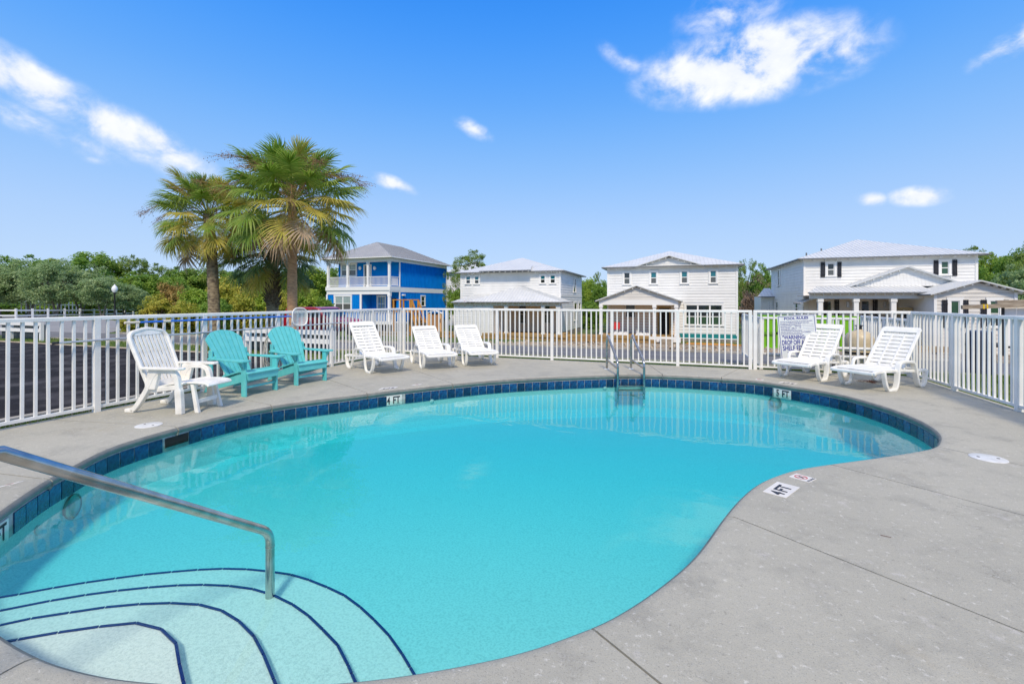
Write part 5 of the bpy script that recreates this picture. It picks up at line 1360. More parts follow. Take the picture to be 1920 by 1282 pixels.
    siding(H, W, a0, a1, zg - .2, wz, [(a - .16, b + .16, c - .1, d + .2) for a, b, c, d in ws], m='cream_siding', name='wing_siding')
    pz = pw[1] - .08; siding(H, W, a0, a1, wz, pz, (), m='cream_siding', clip=lambda z: (a0 + (pw[0] - a0) * (z - wz) / (pz - wz), a1 + (pw[0] - a1) * (z - wz) / (pz - wz)), name='wing_gable')
    for r in ws: window(H, W, r, ('glass_green', 'glass'), trim=.18)
    for r in ((1765, 562, 1776, 614), (1804, 562, 1815, 614), (1837.5, 562, 1849.5, 614), (1879.5, 562, 1890, 614)): shutter(H, W, W.rect(*r))
    o = .4; sL = (pw[1] - wl_[1]) / (pw[0] - wl_[0]); xl_ = wl_[0] - .1; xr2 = a1 + .55; zL = pw[1] + .05 - sL * (pw[0] - xl_); zR = pw[1] + .05 - sL * (xr2 - pw[0])
    roof(H, [[(xl_, VW - o, zL), (xl_, VF, zL), (pw[0], VF, pw[1] + .05), (pw[0], VW - o, pw[1] + .05)], [(xr2, VF, zR), (xr2, VW - o, zR), (pw[0], VW - o, pw[1] + .05), (pw[0], VF, pw[1] + .05)]], name='wing_roof')
    rafter_tails(H, (xl_ + .3, VW - .34, zL), (pw[0] - .2, VW - .34, pw[1] - .14), 5); rafter_tails(H, (pw[0] + .2, VW - .34, pw[1] - .14), (xr2 - .3, VW - .34, zR), 5)
    mb = MB(); W.box(mb, a0 - .02, a0 + .13, zg - .2, wz, 0, .07); H.put(mb, 'corner_board', 'trimw'); mb = MB(); W.box(mb, a1 - .13, a1 + .02, zg - .2, wz, 0, .07); H.put(mb, 'corner_board', 'trimw')
    # small rear wing beyond the left side
    q = Face('f', 52.0); b0 = q.px(1427, 560)[0]; zt = q.px(1436, 556)[1]
    mb = MB(); mb.box(b0, u0, 52, 56, zg - .5, zt); H.put(mb, 'rear_wing', 'siding_plain'); siding(H, q, b0, u0 - .05, zg - .2, zt, ())
    roof(H, [[(b0 - .4, 51.5, zt), (u0, 51.5, zt), (u0, 54, zt + .9), (b0 + .6, 54, zt + .9)]], name='rear_roof')
    window(H, q, q.rect(1441.5, 566, 1444.5, 592), ('glass', 'glass'))
    return H, FW, FL_, VP
HR = house_right()

# ---- blue house with balcony
def house_blue():
    V0 = 40.0; F = Face('f', V0); u0 = F.px(613, 500)[0]; u1 = F.px(731, 500)[0]; zg = -2.1; VB = 41.8
    S = Face('r', u1); v1 = S.px(837, 500)[0]
    H = House('blue_house', (u0, V0, zg), 'bright blue two storey house with white balcony and grey metal roof')
    z1 = -.75; zb0, zb1 = 2.12, 2.96; ze = F.px(731, 489)[1]; zt = ze + .42
    mb = MB(); mb.box(u0 + .02, u1 - .02, VB + .02, v1, z1 - .2, zt); H.put(mb, 'wall', 'blue_siding')
    mb = MB(); mb.box(u0 + .1, u1 - .1, VB + .1, v1 - .1, zg - .4, z1 - .2); H.put(mb, 'foundation', 'block')
    win = S.rect(789.5, 555.5, 796, 573.5)
    battens(H, S, VB, v1, zb1, ze, ()); battens(H, S, VB, v1, z1, zb0 + .25, [(win[0] - .1, win[1] + .1, win[2] - .1, win[3] + .1)])
    mb = MB(); S.box(mb, V0 - .1, v1, zb0 + .25, zb1 - .05, .0, .06); H.put(mb, 'belt_board', 'trimw'); mb = MB(); S.box(mb, VB, v1, ze, zt, 0, .06); H.put(mb, 'frieze_board', 'trimw')
    for a in (VB, v1): mb = MB(); S.box(mb, a - .12, a + .05, z1, ze, .0, .07); H.put(mb, 'corner_board', 'trimw')
    window(H, S, win, ('glass', 'glass'), trim=.12)
    # balcony floor and eave beam
    mb = MB(); mb.box(u0 - .1, u1 + .08, V0 - .12, VB, zb0 + .42, zb1); H.put(mb, 'balcony_floor', 'trimw'); mb = MB(); mb.box(u0 - .02, u1 + .02, V0 - .02, V0 + .3, zb0, zb0 + .41); H.put(mb, 'porch_beam', 'trimw')
    mb = MB(); mb.box(u0 - .03, u1 + .03, V0 - .03, V0 + .25, ze, zt); mb.box(u1 - .25, u1 + .03, V0 + .25, VB, ze, zt); mb.box(u0 - .03, u0 + .2, V0 + .25, VB, ze, zt); H.put(mb, 'eave_beam', 'trimw'); mb = MB(); mb.box(u0, u1, V0 + .25, VB, ze + .1, ze + .15); H.put(mb, 'balcony_ceiling', 'trimw')
    px_ = [F.px(x, 510)[0] for x in (614.5, 651, 689, 729)]
    for x in px_: column(H, x, V0 + .1, zb1, ze, .22, name='balcony_post')
    rt = F.px(690, 519)[1]
    for a, b in zip(px_, px_[1:]): railing(H, a + .12, b - .12, V0 + .08, zb1 + .02, rt, step=.15, name='balcony_rail')
    railing(H, V0 + .2, VB - .05, u1 - .1, zb1 + .02, rt, axis='y', step=.15, name='balcony_rail')
    B = Face('f', VB)
    window(H, B, B.rect(641, 496, 667.5, 517), ('glass_shade', 'glass_dim'), cols=2, trim=.14)
    a, b, c, d = B.rect(684, 498, 695, 536); mb = MB(); B.box(mb, a, b, zb1, d, 0, .04); H.put(mb, 'balcony_door', 'glass_dim'); mb = MB(); B.box(mb, a - .13, a, zb1, d + .12, 0, .06); B.box(mb, b, b + .13, zb1, d + .12, 0, .06); B.box(mb, a, b, d, d + .12, 0, .06); H.put(mb, 'door_frame', 'trimw')
    for x in (675.5, 703):
        q = B.px(x, 503); mb = MB(); V = [B.P(q[0] + .16 * math.cos(t_), q[1] + .2 * math.sin(t_), dd) for dd in (0, .12) for t_ in [2 * math.pi * k / 14 for k in range(14)]]
        mb.add(V, [tuple(range(14)), tuple(range(27, 13, -1))] + [(k, (k + 1) % 14, 14 + (k + 1) % 14, 14 + k) for k in range(14)]); H.put(mb, 'wall_lamp', 'lamp_globe')
    # ground floor: projecting room left, recess right
    xa = F.px(676, 560)[0]; mb = MB(); mb.box(u0 + .02, xa, V0 + .05, VB, z1, zb0); H.put(mb, 'room_wall', 'blue_siding')
    wl = F.rect(628.5, 556, 657.5, 582); battens(H, Face('f', V0 + .05), u0, xa, z1, zb0, [(wl[0] - .15, wl[1] + .15, wl[2] - .1, wl[3] + .15)])
    window(H, Face('f', V0 + .03), wl, ('glass_shade', 'glass_dim'), cols=2, trim=.16)
    for x in (u0, xa): mb = MB(); F.box(mb, x - .1, x + .12, z1, zb0, -.08, .03); H.put(mb, 'corner_board', 'trimw')
    battens(H, B, xa, u1, z1, zb0, ()); column(H, px_[3], V0 + .1, z1, zb0, .25)
    window(H, Face('f', VB - .03), B.rect(709, 556.5, 722.5, 582), ('glass_shade', 'glass_shade'), trim=.14)
    a, b, c, d = B.rect(732, 559, 743, 600); mb = MB(); B.box(mb, a, min(b, u1 - .1), z1, d, 0.01, .05); H.put(mb, 'door', 'dark_open')
    q = S.px(755, 553); mb = MB(); S.box(mb, q[0] - .2, q[0] + .2, q[1] - .08, q[1] + .08, 0, .25); H.put(mb, 'flood_lamp', 'trimw')
    # roof: ridge runs back
    ap = pxv(706.7, 453.8, V0 + 4.3); rb = pxu(761, 466, ap.x); ry1 = max(rb.y, ap.y + .5)
    roof(H, hip(u0, u1, V0, v1, zt, .55, ap.x, ap.z, ap.y, min(ry1, v1 - 3)), m='metal_roof_grey', edge='trimw')
    # front deck
    x0, x1 = F.px(676, 600)[0], F.px(765, 600)[0]; VD = 37.8
    mb = MB(); mb.box(x0, x1, VD, V0, z1 - .2, z1); H.put(mb, 'deck_floor', 'trimw'); railing(H, x0, x1, VD + .05, z1, z1 + 1.05, step=.16, name='deck_rail')
    for k in range(7): x = x0 + (x1 - x0) * k / 6; mb = MB(); mb.box(x - .08, x + .08, VD, VD + .16, zg - .1, z1 - .2); H.put(mb, 'deck_post', 'trimw')
    mb = MB(); mb.box(x0 + .1, x1 - .1, VD + .4, VD + .5, zg - .1, z1 - .2); H.put(mb, 'underdeck_dark', 'dark_open')  # near-black panel put in for the dark under the deck
    return H
HB = house_blue()
# sliver of a white house behind the blue one
def house_far():
    p = pxk(868, 66); zg = -2.2
    H = House('white_house', (p.x, p.y, zg), 'white house sliver between the blue house and the pine')
    F = Face('f', p.y); a, b = F.px(838, 520)[0], F.px(905, 520)[0]; ze = F.px(860, 510)[1]
    mb = MB(); mb.box(a, b, p.y, p.y + 8, zg - .4, ze); H.put(mb, 'wall', 'siding_plain'); siding(H, F, a, b, zg, ze, [])
    roof(H, hip(a, b, p.y, p.y + 8, ze, .5, (a + b) / 2, ze + 1.9, p.y + 4, p.y + 4)); window(H, F, F.rect(842, 540, 848, 556)); window(H, F, F.rect(856, 540, 862, 556))
house_far()

# ------------------------------------------------------------------ foliage
def quads_mesh(name, C, U, W, m):
    """leaf quads: centres C, half axes U and W"""
    n = len(C); V = np.empty((n, 4, 3)); V[:, 0] = C - U - W; V[:, 1] = C + U - W * .6; V[:, 2] = C + U * 1.1 + W * .6; V[:, 3] = C - U + W
    me = bpy.data.meshes.new(name); me.vertices.add(n * 4); me.vertices.foreach_set('co', V.reshape(-1)); me.loops.add(n * 4); me.loops.foreach_set('vertex_index', np.arange(n * 4, dtype=np.int32))
    me.polygons.add(n); me.polygons.foreach_set('loop_start', np.arange(0, n * 4, 4, dtype=np.int32)); me.polygons.foreach_set('loop_total', np.full(n, 4, dtype=np.int32))
    me.update(); me.validate(); me.materials.append(MATS[m]); return me
def unit(a): return a / np.maximum(np.linalg.norm(a, axis=1, keepdims=True), 1e-9)
def crown(seed, clumps=70, per=70, rc=.20, leaf=.028, squash=1.0, lobes=7, shell=.5, low=-.9, aspect=.55, hang=0.0):
    """crown in a unit ball: leaf clumps on a handful of overlapping lobes"""
    g = np.random.default_rng(seed)
    L_ = unit(g.normal(size=(lobes, 3))) * g.uniform(.25, .55, (lobes, 1)); L_[:, 2] = L_[:, 2] * .7 + .05; LR = g.uniform(.38, .62, lobes)
    cs = []
    while len(cs) < clumps:
        i = g.integers(lobes); d = unit(g.normal(size=(1, 3)))[0]; p = L_[i] + d * LR[i] * g.uniform(shell, 1.0)
        if p[2] < low: continue
        if np.any(np.linalg.norm(L_ - p, axis=1) < LR * .55): continue
        cs.append(p)
    cs = np.array(cs); k = np.repeat(np.arange(clumps), per); rr = g.uniform(.55, 1.25, clumps) * rc
    d = unit(g.normal(size=(len(k), 3))) * (g.uniform(0, 1, (len(k), 1)) ** .45); d[:, 2] *= .62
    C = cs[k] + d * rr[k][:, None]
    N = unit(unit(C) * .5 + np.array([0, 0, .7]) + g.normal(size=C.shape) * .75)
    U = unit(np.cross(N, g.normal(size=C.shape))); W = np.cross(N, U); s = g.uniform(.6, 1.35, (len(C), 1)) * leaf
    sc = np.abs(C).max(0) * .93; C = C / sc; 
    if hang: U = unit(U + np.array([0, 0, -hang]))
    return C, U * s, W * s * aspect
_cr = {}
def crown_mesh(kind, m, var):
    key = (kind, m, var)
    if key not in _cr:
        gk = (kind, var)
        if kind == 'oak': a = crown(100 + var, 170, 75, .20, .034)
        elif kind == 'bush': a = crown(200 + var, 130, 60, .24, .042, low=-.95, shell=.35)
        elif kind == 'pine': a = crown(300 + var, 95, 75, .16, .040, lobes=11, shell=.6, aspect=.28)
        elif kind == 'sparse': a = crown(400 + var, 46, 34, .20, .022, lobes=9, shell=.8, aspect=.4)
        else: a = crown(500 + var, 240, 60, .18, .028)
        _cr[key] = quads_mesh('crown', *a, m)
    return _cr[key]
def limb_mesh(seed, h, crown_c, cr, m, r0, multi=1):
    g = random.Random(seed); mb = MB()
    for s in range(multi):
        a = g.uniform(0, 6.28); lean = .12 * h if multi > 1 else .03 * h; x, y = math.cos(a) * lean, math.sin(a) * lean
        top = Vector((x, y, crown_c[2])); mb.tube(catmull([(0, 0, -.3), (x * .25, y * .25, h * .15), (x * .7, y * .6, h * .35), top], 3), [r0 * (1 - .6 * i / 9) for i in range(10)], 7)
        for k in range(5):
            b = g.uniform(0, 6.28); st_ = Vector((x * .7, y * .6, h * .35)).lerp(top, g.random()); e = Vector((math.cos(b) * cr[0] * .6, math.sin(b) * cr[1] * .6, st_.z + cr[2] * g.uniform(.1, .6)))
            mb.tube([st_, st_.lerp(e, .5) + Vector((0, 0, .1)), e], [r0 * .4, r0 * .28, r0 * .1], 5)
    return mb
def tree(name, x, ytop, k, wpx, kind, m, label, group, var=0, bark='bark', base_y=None, crown_low=.30, multi=1, depth=1.0, cat='tree'):
    p = pxk(x, k); z0 = gz(p.x, p.y); ztop = EYE - (ytop - HOR) * k / FP; h = ztop - z0; rx = wpx / 2 * k / FP
    t = empty(name, (p.x, p.y, z0), random.uniform(0, 6.28), label, cat, group)
    zc = h * (1 + crown_low) / 2; rz = h * (1 - crown_low) / 2
    limb_mesh(int(x * 7 + k), h, (0, 0, zc), (rx, rx, rz), bark, max(.06, h * .022), multi).build('trunk', bark, t, smooth=True)
    o = link('crown', crown_mesh(kind, m, var), t, (0, 0, zc), (0, 0, random.uniform(0, 6.28)), (rx, rx * depth, rz)); return t
g1 = 'grey green trees along the left road'
for i, (x, y, k, w) in enumerate(((-48, 492, 44, 100), (2, 486, 46, 104), (56, 490, 47, 100), (104, 489, 45, 100), (152, 497, 47, 92), (192, 512, 44, 80), (232, 532, 46, 70), (262, 545, 50, 60))):
    tree('street_tree', x, y, k, w, 'fine', 'leaf_grey', ['grey green tree at the left edge of the view', 'grey green tree second from the left edge', 'grey green tree behind the far picket fence', 'tall grey green tree above the far picket fence', 'grey green tree left of the street lamp, pale forked stems', 'rounded grey green tree close beside the street lamp', 'low grey green tree right behind the street lamp', 'small grey green tree right of the street lamp'][i], g1, i % 3, 'bark_grey', crown_low=.22, multi=3)
g2 = 'green trees of the wood on the left'
wl = [(176, 476, 62, 120, 'oak', 'leaf_green'), (222, 483, 64, 90, 'pine', 'needle'), (252, 482, 66, 70, 'pine', 'needle'), (200, 520, 56, 90, 'oak', 'leaf_bright'), (262, 512, 58, 90, 'oak', 'leaf_green'), (300, 497, 66, 80, 'pine', 'needle'), (318, 520, 60, 100, 'oak', 'leaf_green'), (345, 503, 64, 90, 'oak', 'leaf_green'), (372, 505, 70, 80, 'oak', 'leaf_bright'), (420, 495, 66, 90, 'pine', 'needle'), (455, 508, 64, 90, 'oak', 'leaf_green'), (500, 500, 66, 90, 'pine', 'needle'), (548, 505, 64, 90, 'oak', 'leaf_green'), (590, 500, 62, 90, 'oak', 'leaf_bright'), (628, 505, 66, 70, 'oak', 'leaf_green'), (120, 488, 66, 100, 'pine', 'needle'), (60, 482, 68, 110, 'oak', 'leaf_green'), (-10, 482, 68, 120, 'oak', 'leaf_green')]
lab2 = ['broad green tree, tallest of the wood behind the street lamp', 'dark pine just right of the tallest green tree', 'dark wind-bent pine standing above the wood right of the lamp', 'bright green tree low behind the street lamp', 'round green tree between the lamp and the palms', 'thin pine at the gap left of the palms', 'dense green tree low at the gap left of the palms', 'green tree under the left palm crown, to its left', 'yellow green tree right behind the left palm trunk', 'pine showing between the two tall palm trunks', 'green tree between the palm trunks', 'pine behind the short palm', 'green tree right behind the tallest palm trunk', 'bright green tree between the tallest palm and the blue house', 'green tree showing through the left end of the balcony', 'pine top above the grey green street trees', 'green tree top behind the grey green trees, upper left', 'green tree top at the far left edge above the street trees']
for i, (x, y, k, w, kd, m) in enumerate(wl): tree('wood_tree', x, y, k, w, kd, m, lab2[i], g2, i % 3, crown_low=.12)
g3 = 'bushes behind the palms'
bl = [(296, 552, 27, 60, 'leaf_yellow'), (330, 532, 28, 70, 'leaf_rust'), (372, 540, 27, 72, 'leaf_bright'), (425, 520, 30, 84, 'leaf_yellow'), (452, 548, 26, 66, 'leaf_yellow'), (486, 530, 30, 80, 'leaf_bright'), (528, 546, 27, 62, 'leaf_yellow'), (572, 540, 30, 74, 'leaf_bright'), (606, 556, 31, 50, 'leaf_green'), (345, 566, 24, 60, 'leaf_yellow'), (400, 562, 24, 64, 'leaf_green'), (255, 590, 24, 40, 'leaf_green'), (236, 596, 23, 30, 'leaf_yellow')]
lab3 = ['yellow green bush at the left end of the shrub bank', 'rust tinted bush left of the left palm trunk', 'bright green bush in front of the left palm trunk', 'tall yellow green bush right of the left palm trunk', 'low yellow bush below the short palm, left side', 'bright bush behind the short palm trunk', 'yellow bush between the short and the tallest palm trunks', 'bright green bush right of the tallest palm trunk', 'small green bush beside the blue house', 'low yellow bush behind the white armchair', 'low green bush behind the first turquoise chair', 'small green shrub at the foot of the street lamp', 'small yellow shrub left of the street lamp foot']
for i, (x, y, k, w, m) in enumerate(bl): tree('bush', x, y, k, w, 'bush', m, lab3[i], g3, i % 3, crown_low=-.18, cat='bush', multi=3)
gu = 'dark shrubs under the left trees'
for i, (x, k, m) in enumerate(((-40, 52, 'leaf_green'), (22, 53, 'leaf_green'), (84, 54, 'leaf_green'), (142, 55, 'leaf_green'), (198, 56, 'leaf_green'), (250, 58, 'leaf_green'))):
    tree('shrub', x, 566, k, 84, 'bush', m, ['dark shrub at the left edge under the street trees', 'dark shrub behind the second street tree', 'dark shrub behind the white picket fence', 'dark shrub right of the white picket fence', 'dark shrub left of the street lamp post', 'dark shrub right of the street lamp post'][i], gu, i % 3, crown_low=-.2, cat='bush')
g4 = 'trees behind the houses'
hl = [(880, 470, 58, 70, 'pine', 'needle', .55), (852, 508, 54, 44, 'pine', 'needle', .25), (858, 540, 52, 42, 'bush', 'leaf_green', .0), (1098, 524, 62, 46, 'oak', 'leaf_bright', .1), (1120, 510, 66, 16, 'pine', 'needle', .5), (1126, 528, 60, 50, 'oak', 'leaf_green', .05), (1106, 566, 57, 60, 'bush', 'leaf_green', -.1), (1398, 488, 62, 44, 'pine', 'needle', .2), (1424, 497, 60, 50, 'oak', 'leaf_green', .1), (1416, 514, 52, 58, 'sparse', 'leaf_brown', .1), (1402, 548, 54, 46, 'bush', 'leaf_brown', -.1), (1440, 505, 66, 44, 'oak', 'leaf_green', .1),
      (1826, 463, 70, 66, 'pine', 'needle', .45), (1858, 478, 66, 80, 'oak', 'leaf_bright', .1), (1893, 470, 62, 70, 'oak', 'leaf_green', .1), (1924, 452, 56, 70, 'pine', 'needle', .15), (1905, 500, 54, 90, 'oak', 'leaf_grey', .05), (1856, 504, 58, 70, 'oak', 'leaf_green', .05), (1975, 470, 58, 110, 'oak', 'leaf_green', .1)]
lab4 = ['open crowned pine standing above the roof left of the hipped house', 'dark pine branch hanging beside the blue house', 'green bush low beside the blue house wall', 'bright green tree left in the gap beside the middle house', 'slender young pine top left of the middle house', 'green tree right in the gap left of the middle house', 'dark undergrowth bush in the gap left of the middle house', 'tall pine right behind the middle house', 'green tree between the middle and the shuttered house', 'bare brownish tree between the middle and the shuttered house', 'brown dry bush at the corner of the middle house', 'green tree at the left corner of the shuttered house', 'flat topped pine above the right end of the big roof', 'bright green tree right of the big roof', 'green tree behind the front wing roof', 'dark pine at the right edge of the view', 'greyish tree above the wing roof at the right edge', 'green tree touching the right roof corner', 'green tree just beyond the right edge of the view']
for i, (x, y, k, w, kd, m, cl) in enumerate(hl): tree('backyard_tree', x, y, k, w, kd, m, lab4[i], g4, i % 3, crown_low=cl)
# far wood closing the horizon: one mass
C, U, W = [], [], []
for i in range(150):
    a = random.uniform(-1.25, 1.25); k = random.uniform(78, 120); p = c2w(math.tan(a) * k if abs(a) < 1.15 else a * 2 * k, k); h = random.uniform(6.0, 8.5); c, u, w = crown(900 + i % 6, 60, 26, .25, .06)
    s = np.array([4.2, 4.2, h / 2]); z0 = gz(p.x, p.y); C.append(c * s + np.array([p.x, p.y, z0 + h * .48])); U.append(u * s); W.append(w * s)
me = quads_mesh('treeline', np.concatenate(C), np.concatenate(U), np.concatenate(W), 'leaf_green'); o = link('treeline', me); tag(o, 'distant green wood closing the horizon behind everything', 'wood', kind='stuff')

# ------------------------------------------------------------------ cabbage palms
def frond_mesh(seed, m, blade=1.05, pet=1.35, droop=.55, nseg=50, spread=155):
    g = random.Random(seed); mb = MB()
    hub = Vector((pet, 0, -.10)); 
    mb.tube(catmull([(0, 0, 0), (pet * .5, 0, .03), hub, (pet + blade * .4, 0, -.22 * (1 + droop)), (pet + blade * .72, 0, -.5 * (1 + droop))], 3), [.022, .02, .018, .017, .016, .016, .015, .014, .013, .011, .009, .007, .004], 5)
    for i in range(nseg):
        f = i / (nseg - 1) * 2 - 1; ang = R(spread) * f * (.9 + .1 * abs(f)); L_ = blade * (1.0 - .30 * abs(f) ** 2.2) * g.uniform(.88, 1.06)
        # leaflets leave the costa a little further out near the middle
        ou = hub + Vector((blade * .42 * (1 - abs(f)) ** 1.1, 0, -.16 * (1 - abs(f)) * (1 + droop)))
        d = Vector((math.cos(ang), math.sin(ang), .10 - .32 * (1 - abs(f)))).normalized(); sd_ = Vector((-math.sin(ang), math.cos(ang), 0)); L2 = L_ * (1 - .35 * (1 - abs(f)))
        dr = droop * g.uniform(.65, 1.4); tw = g.uniform(-.12, .12)
        st_ = [(0, .010, 0), (.3, .026, -.02), (.58, .024, -.10 * dr), (.8, .015, -.28 * dr), (1.0, .003, -.58 * dr)]
        rows = []
        for t_, w_, z_ in st_:
            c = ou + d * L2 * t_ * (1 - .12 * dr * t_) + Vector((0, 0, z_ * L2)) + sd_ * tw * t_ * t_; rows.append((c + sd_ * w_ * .9 + Vector((0, 0, -w_ * .55)), c, c - sd_ * w_ * .9 + Vector((0, 0, -w_ * .55))))
        b = len(mb.v); mb.v += [tuple(p) for r in rows for p in r]
        for q in range(len(rows) - 1):
            for e in (0, 1): mb.f.append((b + q * 3 + e, b + q * 3 + e + 1, b + q * 3 + 4 + e, b + q * 3 + 3 + e))
    me = bpy.data.meshes.new('frond'); me.from_pydata(mb.v, [], mb.f); me.update(); me.materials.append(MATS[m]); return me
FR = {m: [frond_mesh(s * 3 + j, m, droop=dr) for j, (s, dr) in enumerate(((1, .45), (2, .75), (3, 1.05)))] for m in ('frond_green', 'frond_dark', 'frond_yellow', 'frond_dead')}
def spray_mesh(seed):
    g = random.Random(seed); mb = MB(); main = catmull([(0, 0, 0), (.7, 0, .25), (1.35, 0, .15), (1.9, 0, -.2), (2.2, 0, -.65)], 5); mb.tube(main, [.016 - .0006 * i for i in range(len(main))], 5)
    for i in range(4, len(main)):
        for q in range(4):
            d = Vector((g.uniform(.1, .6), g.uniform(-.8, .8), g.uniform(-.7, .35))).normalized(); Lb = g.uniform(.25, .5); a = main[i]; e = a + d * Lb + Vector((0, 0, -.12)); mb.tube([a, a + d * Lb * .5, e], [.005, .004, .002], 3, caps=False)
            for r in range(9):
                f = g.uniform(.25, 1); c = a.lerp(e, f) + Vector((g.uniform(-.05, .05), g.uniform(-.05, .05), g.uniform(-.06, .04))); s = g.uniform(.008, .018); n1 = Vector((g.uniform(-1, 1), g.uniform(-1, 1), g.uniform(-1, 1))).normalized() * s; n2 = n1.cross(Vector((g.uniform(-1, 1), 1, g.uniform(-1, 1)))).normalized() * s
                mb.add([c - n1, c + n2, c + n1, c - n2], [(0, 1, 2, 3)])
    me = bpy.data.meshes.new('fruit_spray'); me.from_pydata(mb.v, [], mb.f); me.update(); me.materials.append(MATS['fruit']); return me
SP = [spray_mesh(i) for i in range(3)]
def palm(x, k, ycrown, scale, label, trunk_m, trunk_r, n=46, dark=False, boots=False, seed=1, sprays=9, lean=(0, 0), low=-30):
    g = random.Random(seed); p = pxk(x, k); z0 = gz(p.x, p.y); zc = EYE - (ycrown - HOR) * k / FP - z0
    t = empty('palm_tree', (p.x, p.y, z0), 0, label, 'palm', 'cabbage palms')
    prof = []; nr = 40
    for i in range(nr + 1):
        f = i / nr; r = trunk_r * (1.14 - .2 * f + .10 * math.exp(-f * 9)) * (1 + .03 * math.sin(i * 2.1) + g.uniform(-.03, .03)); prof.append((r, f))
    tb = MB(); tb.tube([(lean[0] * f * f, lean[1] * f * f, -.2 + (zc + .35) * f) for r, f in prof], [r for r, f in prof], 16); tb.build('trunk', trunk_m, t, smooth=True)
    top = Vector((lean[0], lean[1], zc))
    if boots:
        bm_ = MB().hexa([(0, -.07, 0), (.05, -.05, 0), (.05, .05, 0), (0, .07, 0)], [(.10, -.035, .26), (.13, -.03, .25), (.13, .03, .25), (.10, .035, .26)]).mesh('leaf_base', 'boot')
        for i in range(90):
            a = i * 2.399; z = zc * (.42 + .58 * i / 90) - .2; link('leaf_base', bm_, t, (math.cos(a) * trunk_r * .92, math.sin(a) * trunk_r * .92, z), (0, .25, a), (1, 1, 1.0))
    for i in range(n):
        f = (i + .5) / n; a = i * 2.39996 + g.uniform(-.2, .2); el = 80 - (80 - low) * f ** .9 + g.uniform(-7, 7)
        if dark: m = 'frond_dark' if f < .85 else 'frond_yellow'
        else: m = ('frond_yellow' if g.random() < .12 else 'frond_green') if f < .5 else ('frond_yellow' if g.random() < .5 else 'frond_green') if f < .88 else ('frond_dead' if g.random() < .6 else 'frond_yellow')
        me = FR[m][0 if f < .3 else (1 if f < .7 else 2)]; s = scale * g.uniform(.88, 1.08) * (1 if f > .12 else .85)
        o = link('frond', me, t, top + Vector((math.cos(a) * .05, math.sin(a) * .05, .25 - .55 * f))); o.rotation_euler = (Matrix.Rotation(a, 3, 'Z') @ Matrix.Rotation(-R(el), 3, 'Y') @ Matrix.Rotation(g.uniform(-.4, .4), 3, 'X')).to_euler(); o.scale = (s, s, s)
    for i in range(sprays):
        a = i * 2.399 + .7; el = g.uniform(5, 45); s = scale * g.uniform(.85, 1.2); o = link('fruit_spray', SP[i % 3], t, top + Vector((0, 0, .05))); o.rotation_euler = (Matrix.Rotation(a, 3, 'Z') @ Matrix.Rotation(-R(el), 3, 'Y')).to_euler(); o.scale = (s, s, s)
    return t
palm(548, 17.5, 382, 1.12, 'tallest palm with smooth orange brown trunk', 'palm_trunk', .165, 66, seed=3, sprays=13, low=-34)
palm(402, 18.6, 408, .86, 'palm with dark mottled trunk, leftmost of the three', 'palm_trunk_dark', .20, 60, seed=5, sprays=11, lean=(-.35, 0), low=-42)
palm(511, 20.5, 478, .88, 'short dark palm with criss-cross leaf bases behind the tallest one', 'palm_trunk_dark', .24, 60, dark=True, boots=True, seed=8, sprays=2, low=-38)

# ------------------------------------------------------------------ grass blades near the fence
def blades(name, areas, dens, h, label):
    C = []
    for (a, b, c, d) in areas:
        n = int((b - a) * (d - c) * dens); q = np.stack([rng.uniform(a, b, n), rng.uniform(c, d, n)], 1); C.append(q)
    C = np.concatenate(C); n = len(C); z = np.array([gz(u, v) for u, v in C]); B = np.column_stack([C, z]); a = rng.uniform(0, 6.28, n); hh = rng.uniform(.5, 1.3, n) * h
    d = np.stack([np.cos(a), np.sin(a), np.zeros(n)], 1); ln = np.stack([rng.normal(0, .45, n), rng.normal(0, .45, n), np.ones(n)], 1) * hh[:, None]; w = .006 + .004 * rng.random((n, 1))
    V = np.empty((n, 3, 3)); V[:, 0] = B - d * w; V[:, 1] = B + d * w; V[:, 2] = B + ln
    me = bpy.data.meshes.new(name); me.from_pydata(V.reshape(-1, 3).tolist(), [], [(3 * i, 3 * i + 1, 3 * i + 2) for i in range(n)]); me.update(); me.materials.append(MATS['blade']); o = link(name, me); tag(o, label, 'grass', kind='stuff')
blades('grass', [(-7.4, -7.03, 1.0, 8.8), (-6.9, 9, 10.52, 11.95), (-7.4, -6.9, 8.8, 10.6)], 900, .07, 'short green grass growing along the outside of the pool fence')
blades('grass', [(-24, -7.4, 9.2, 10.5), (4.3, 12, 4, 12.0)], 260, .08, 'green grass on the verge and beside the right fence')

# ------------------------------------------------------------------ street side things
def box_thing(name, label, cat, group=None, loc=(0, 0, 0), rz=0.0): return empty(name, loc, rz, label, cat, group)
def gp(x, k): p = pxk(x, k); return Vector((p.x, p.y, gz(p.x, p.y)))
# street lamp
p = gp(215, 43); zt = EYE - (533 - HOR) * 43 / FP - p.z
t = box_thing('street_lamp', 'black street lamp post with white acorn globe by the far road', 'street lamp', None, p)
MB().lathe([(.16, 0), (.16, .35), (.10, .5), (.075, .7), (.06, zt - .95), (.10, zt - .9), (.10, zt - .78)], 14).build('post', 'lamp_black', t, smooth=True)
MB().lathe([(.12, zt - .78), (.22, zt - .62), (.25, zt - .45), (.20, zt - .26), (.10, zt - .14)], 16).build('globe', 'lamp_globe', t, smooth=True); MB().lathe([(.11, zt - .14), (.05, zt - .06), (.02, zt)], 10).build('finial', 'lamp_globe', t, smooth=True)
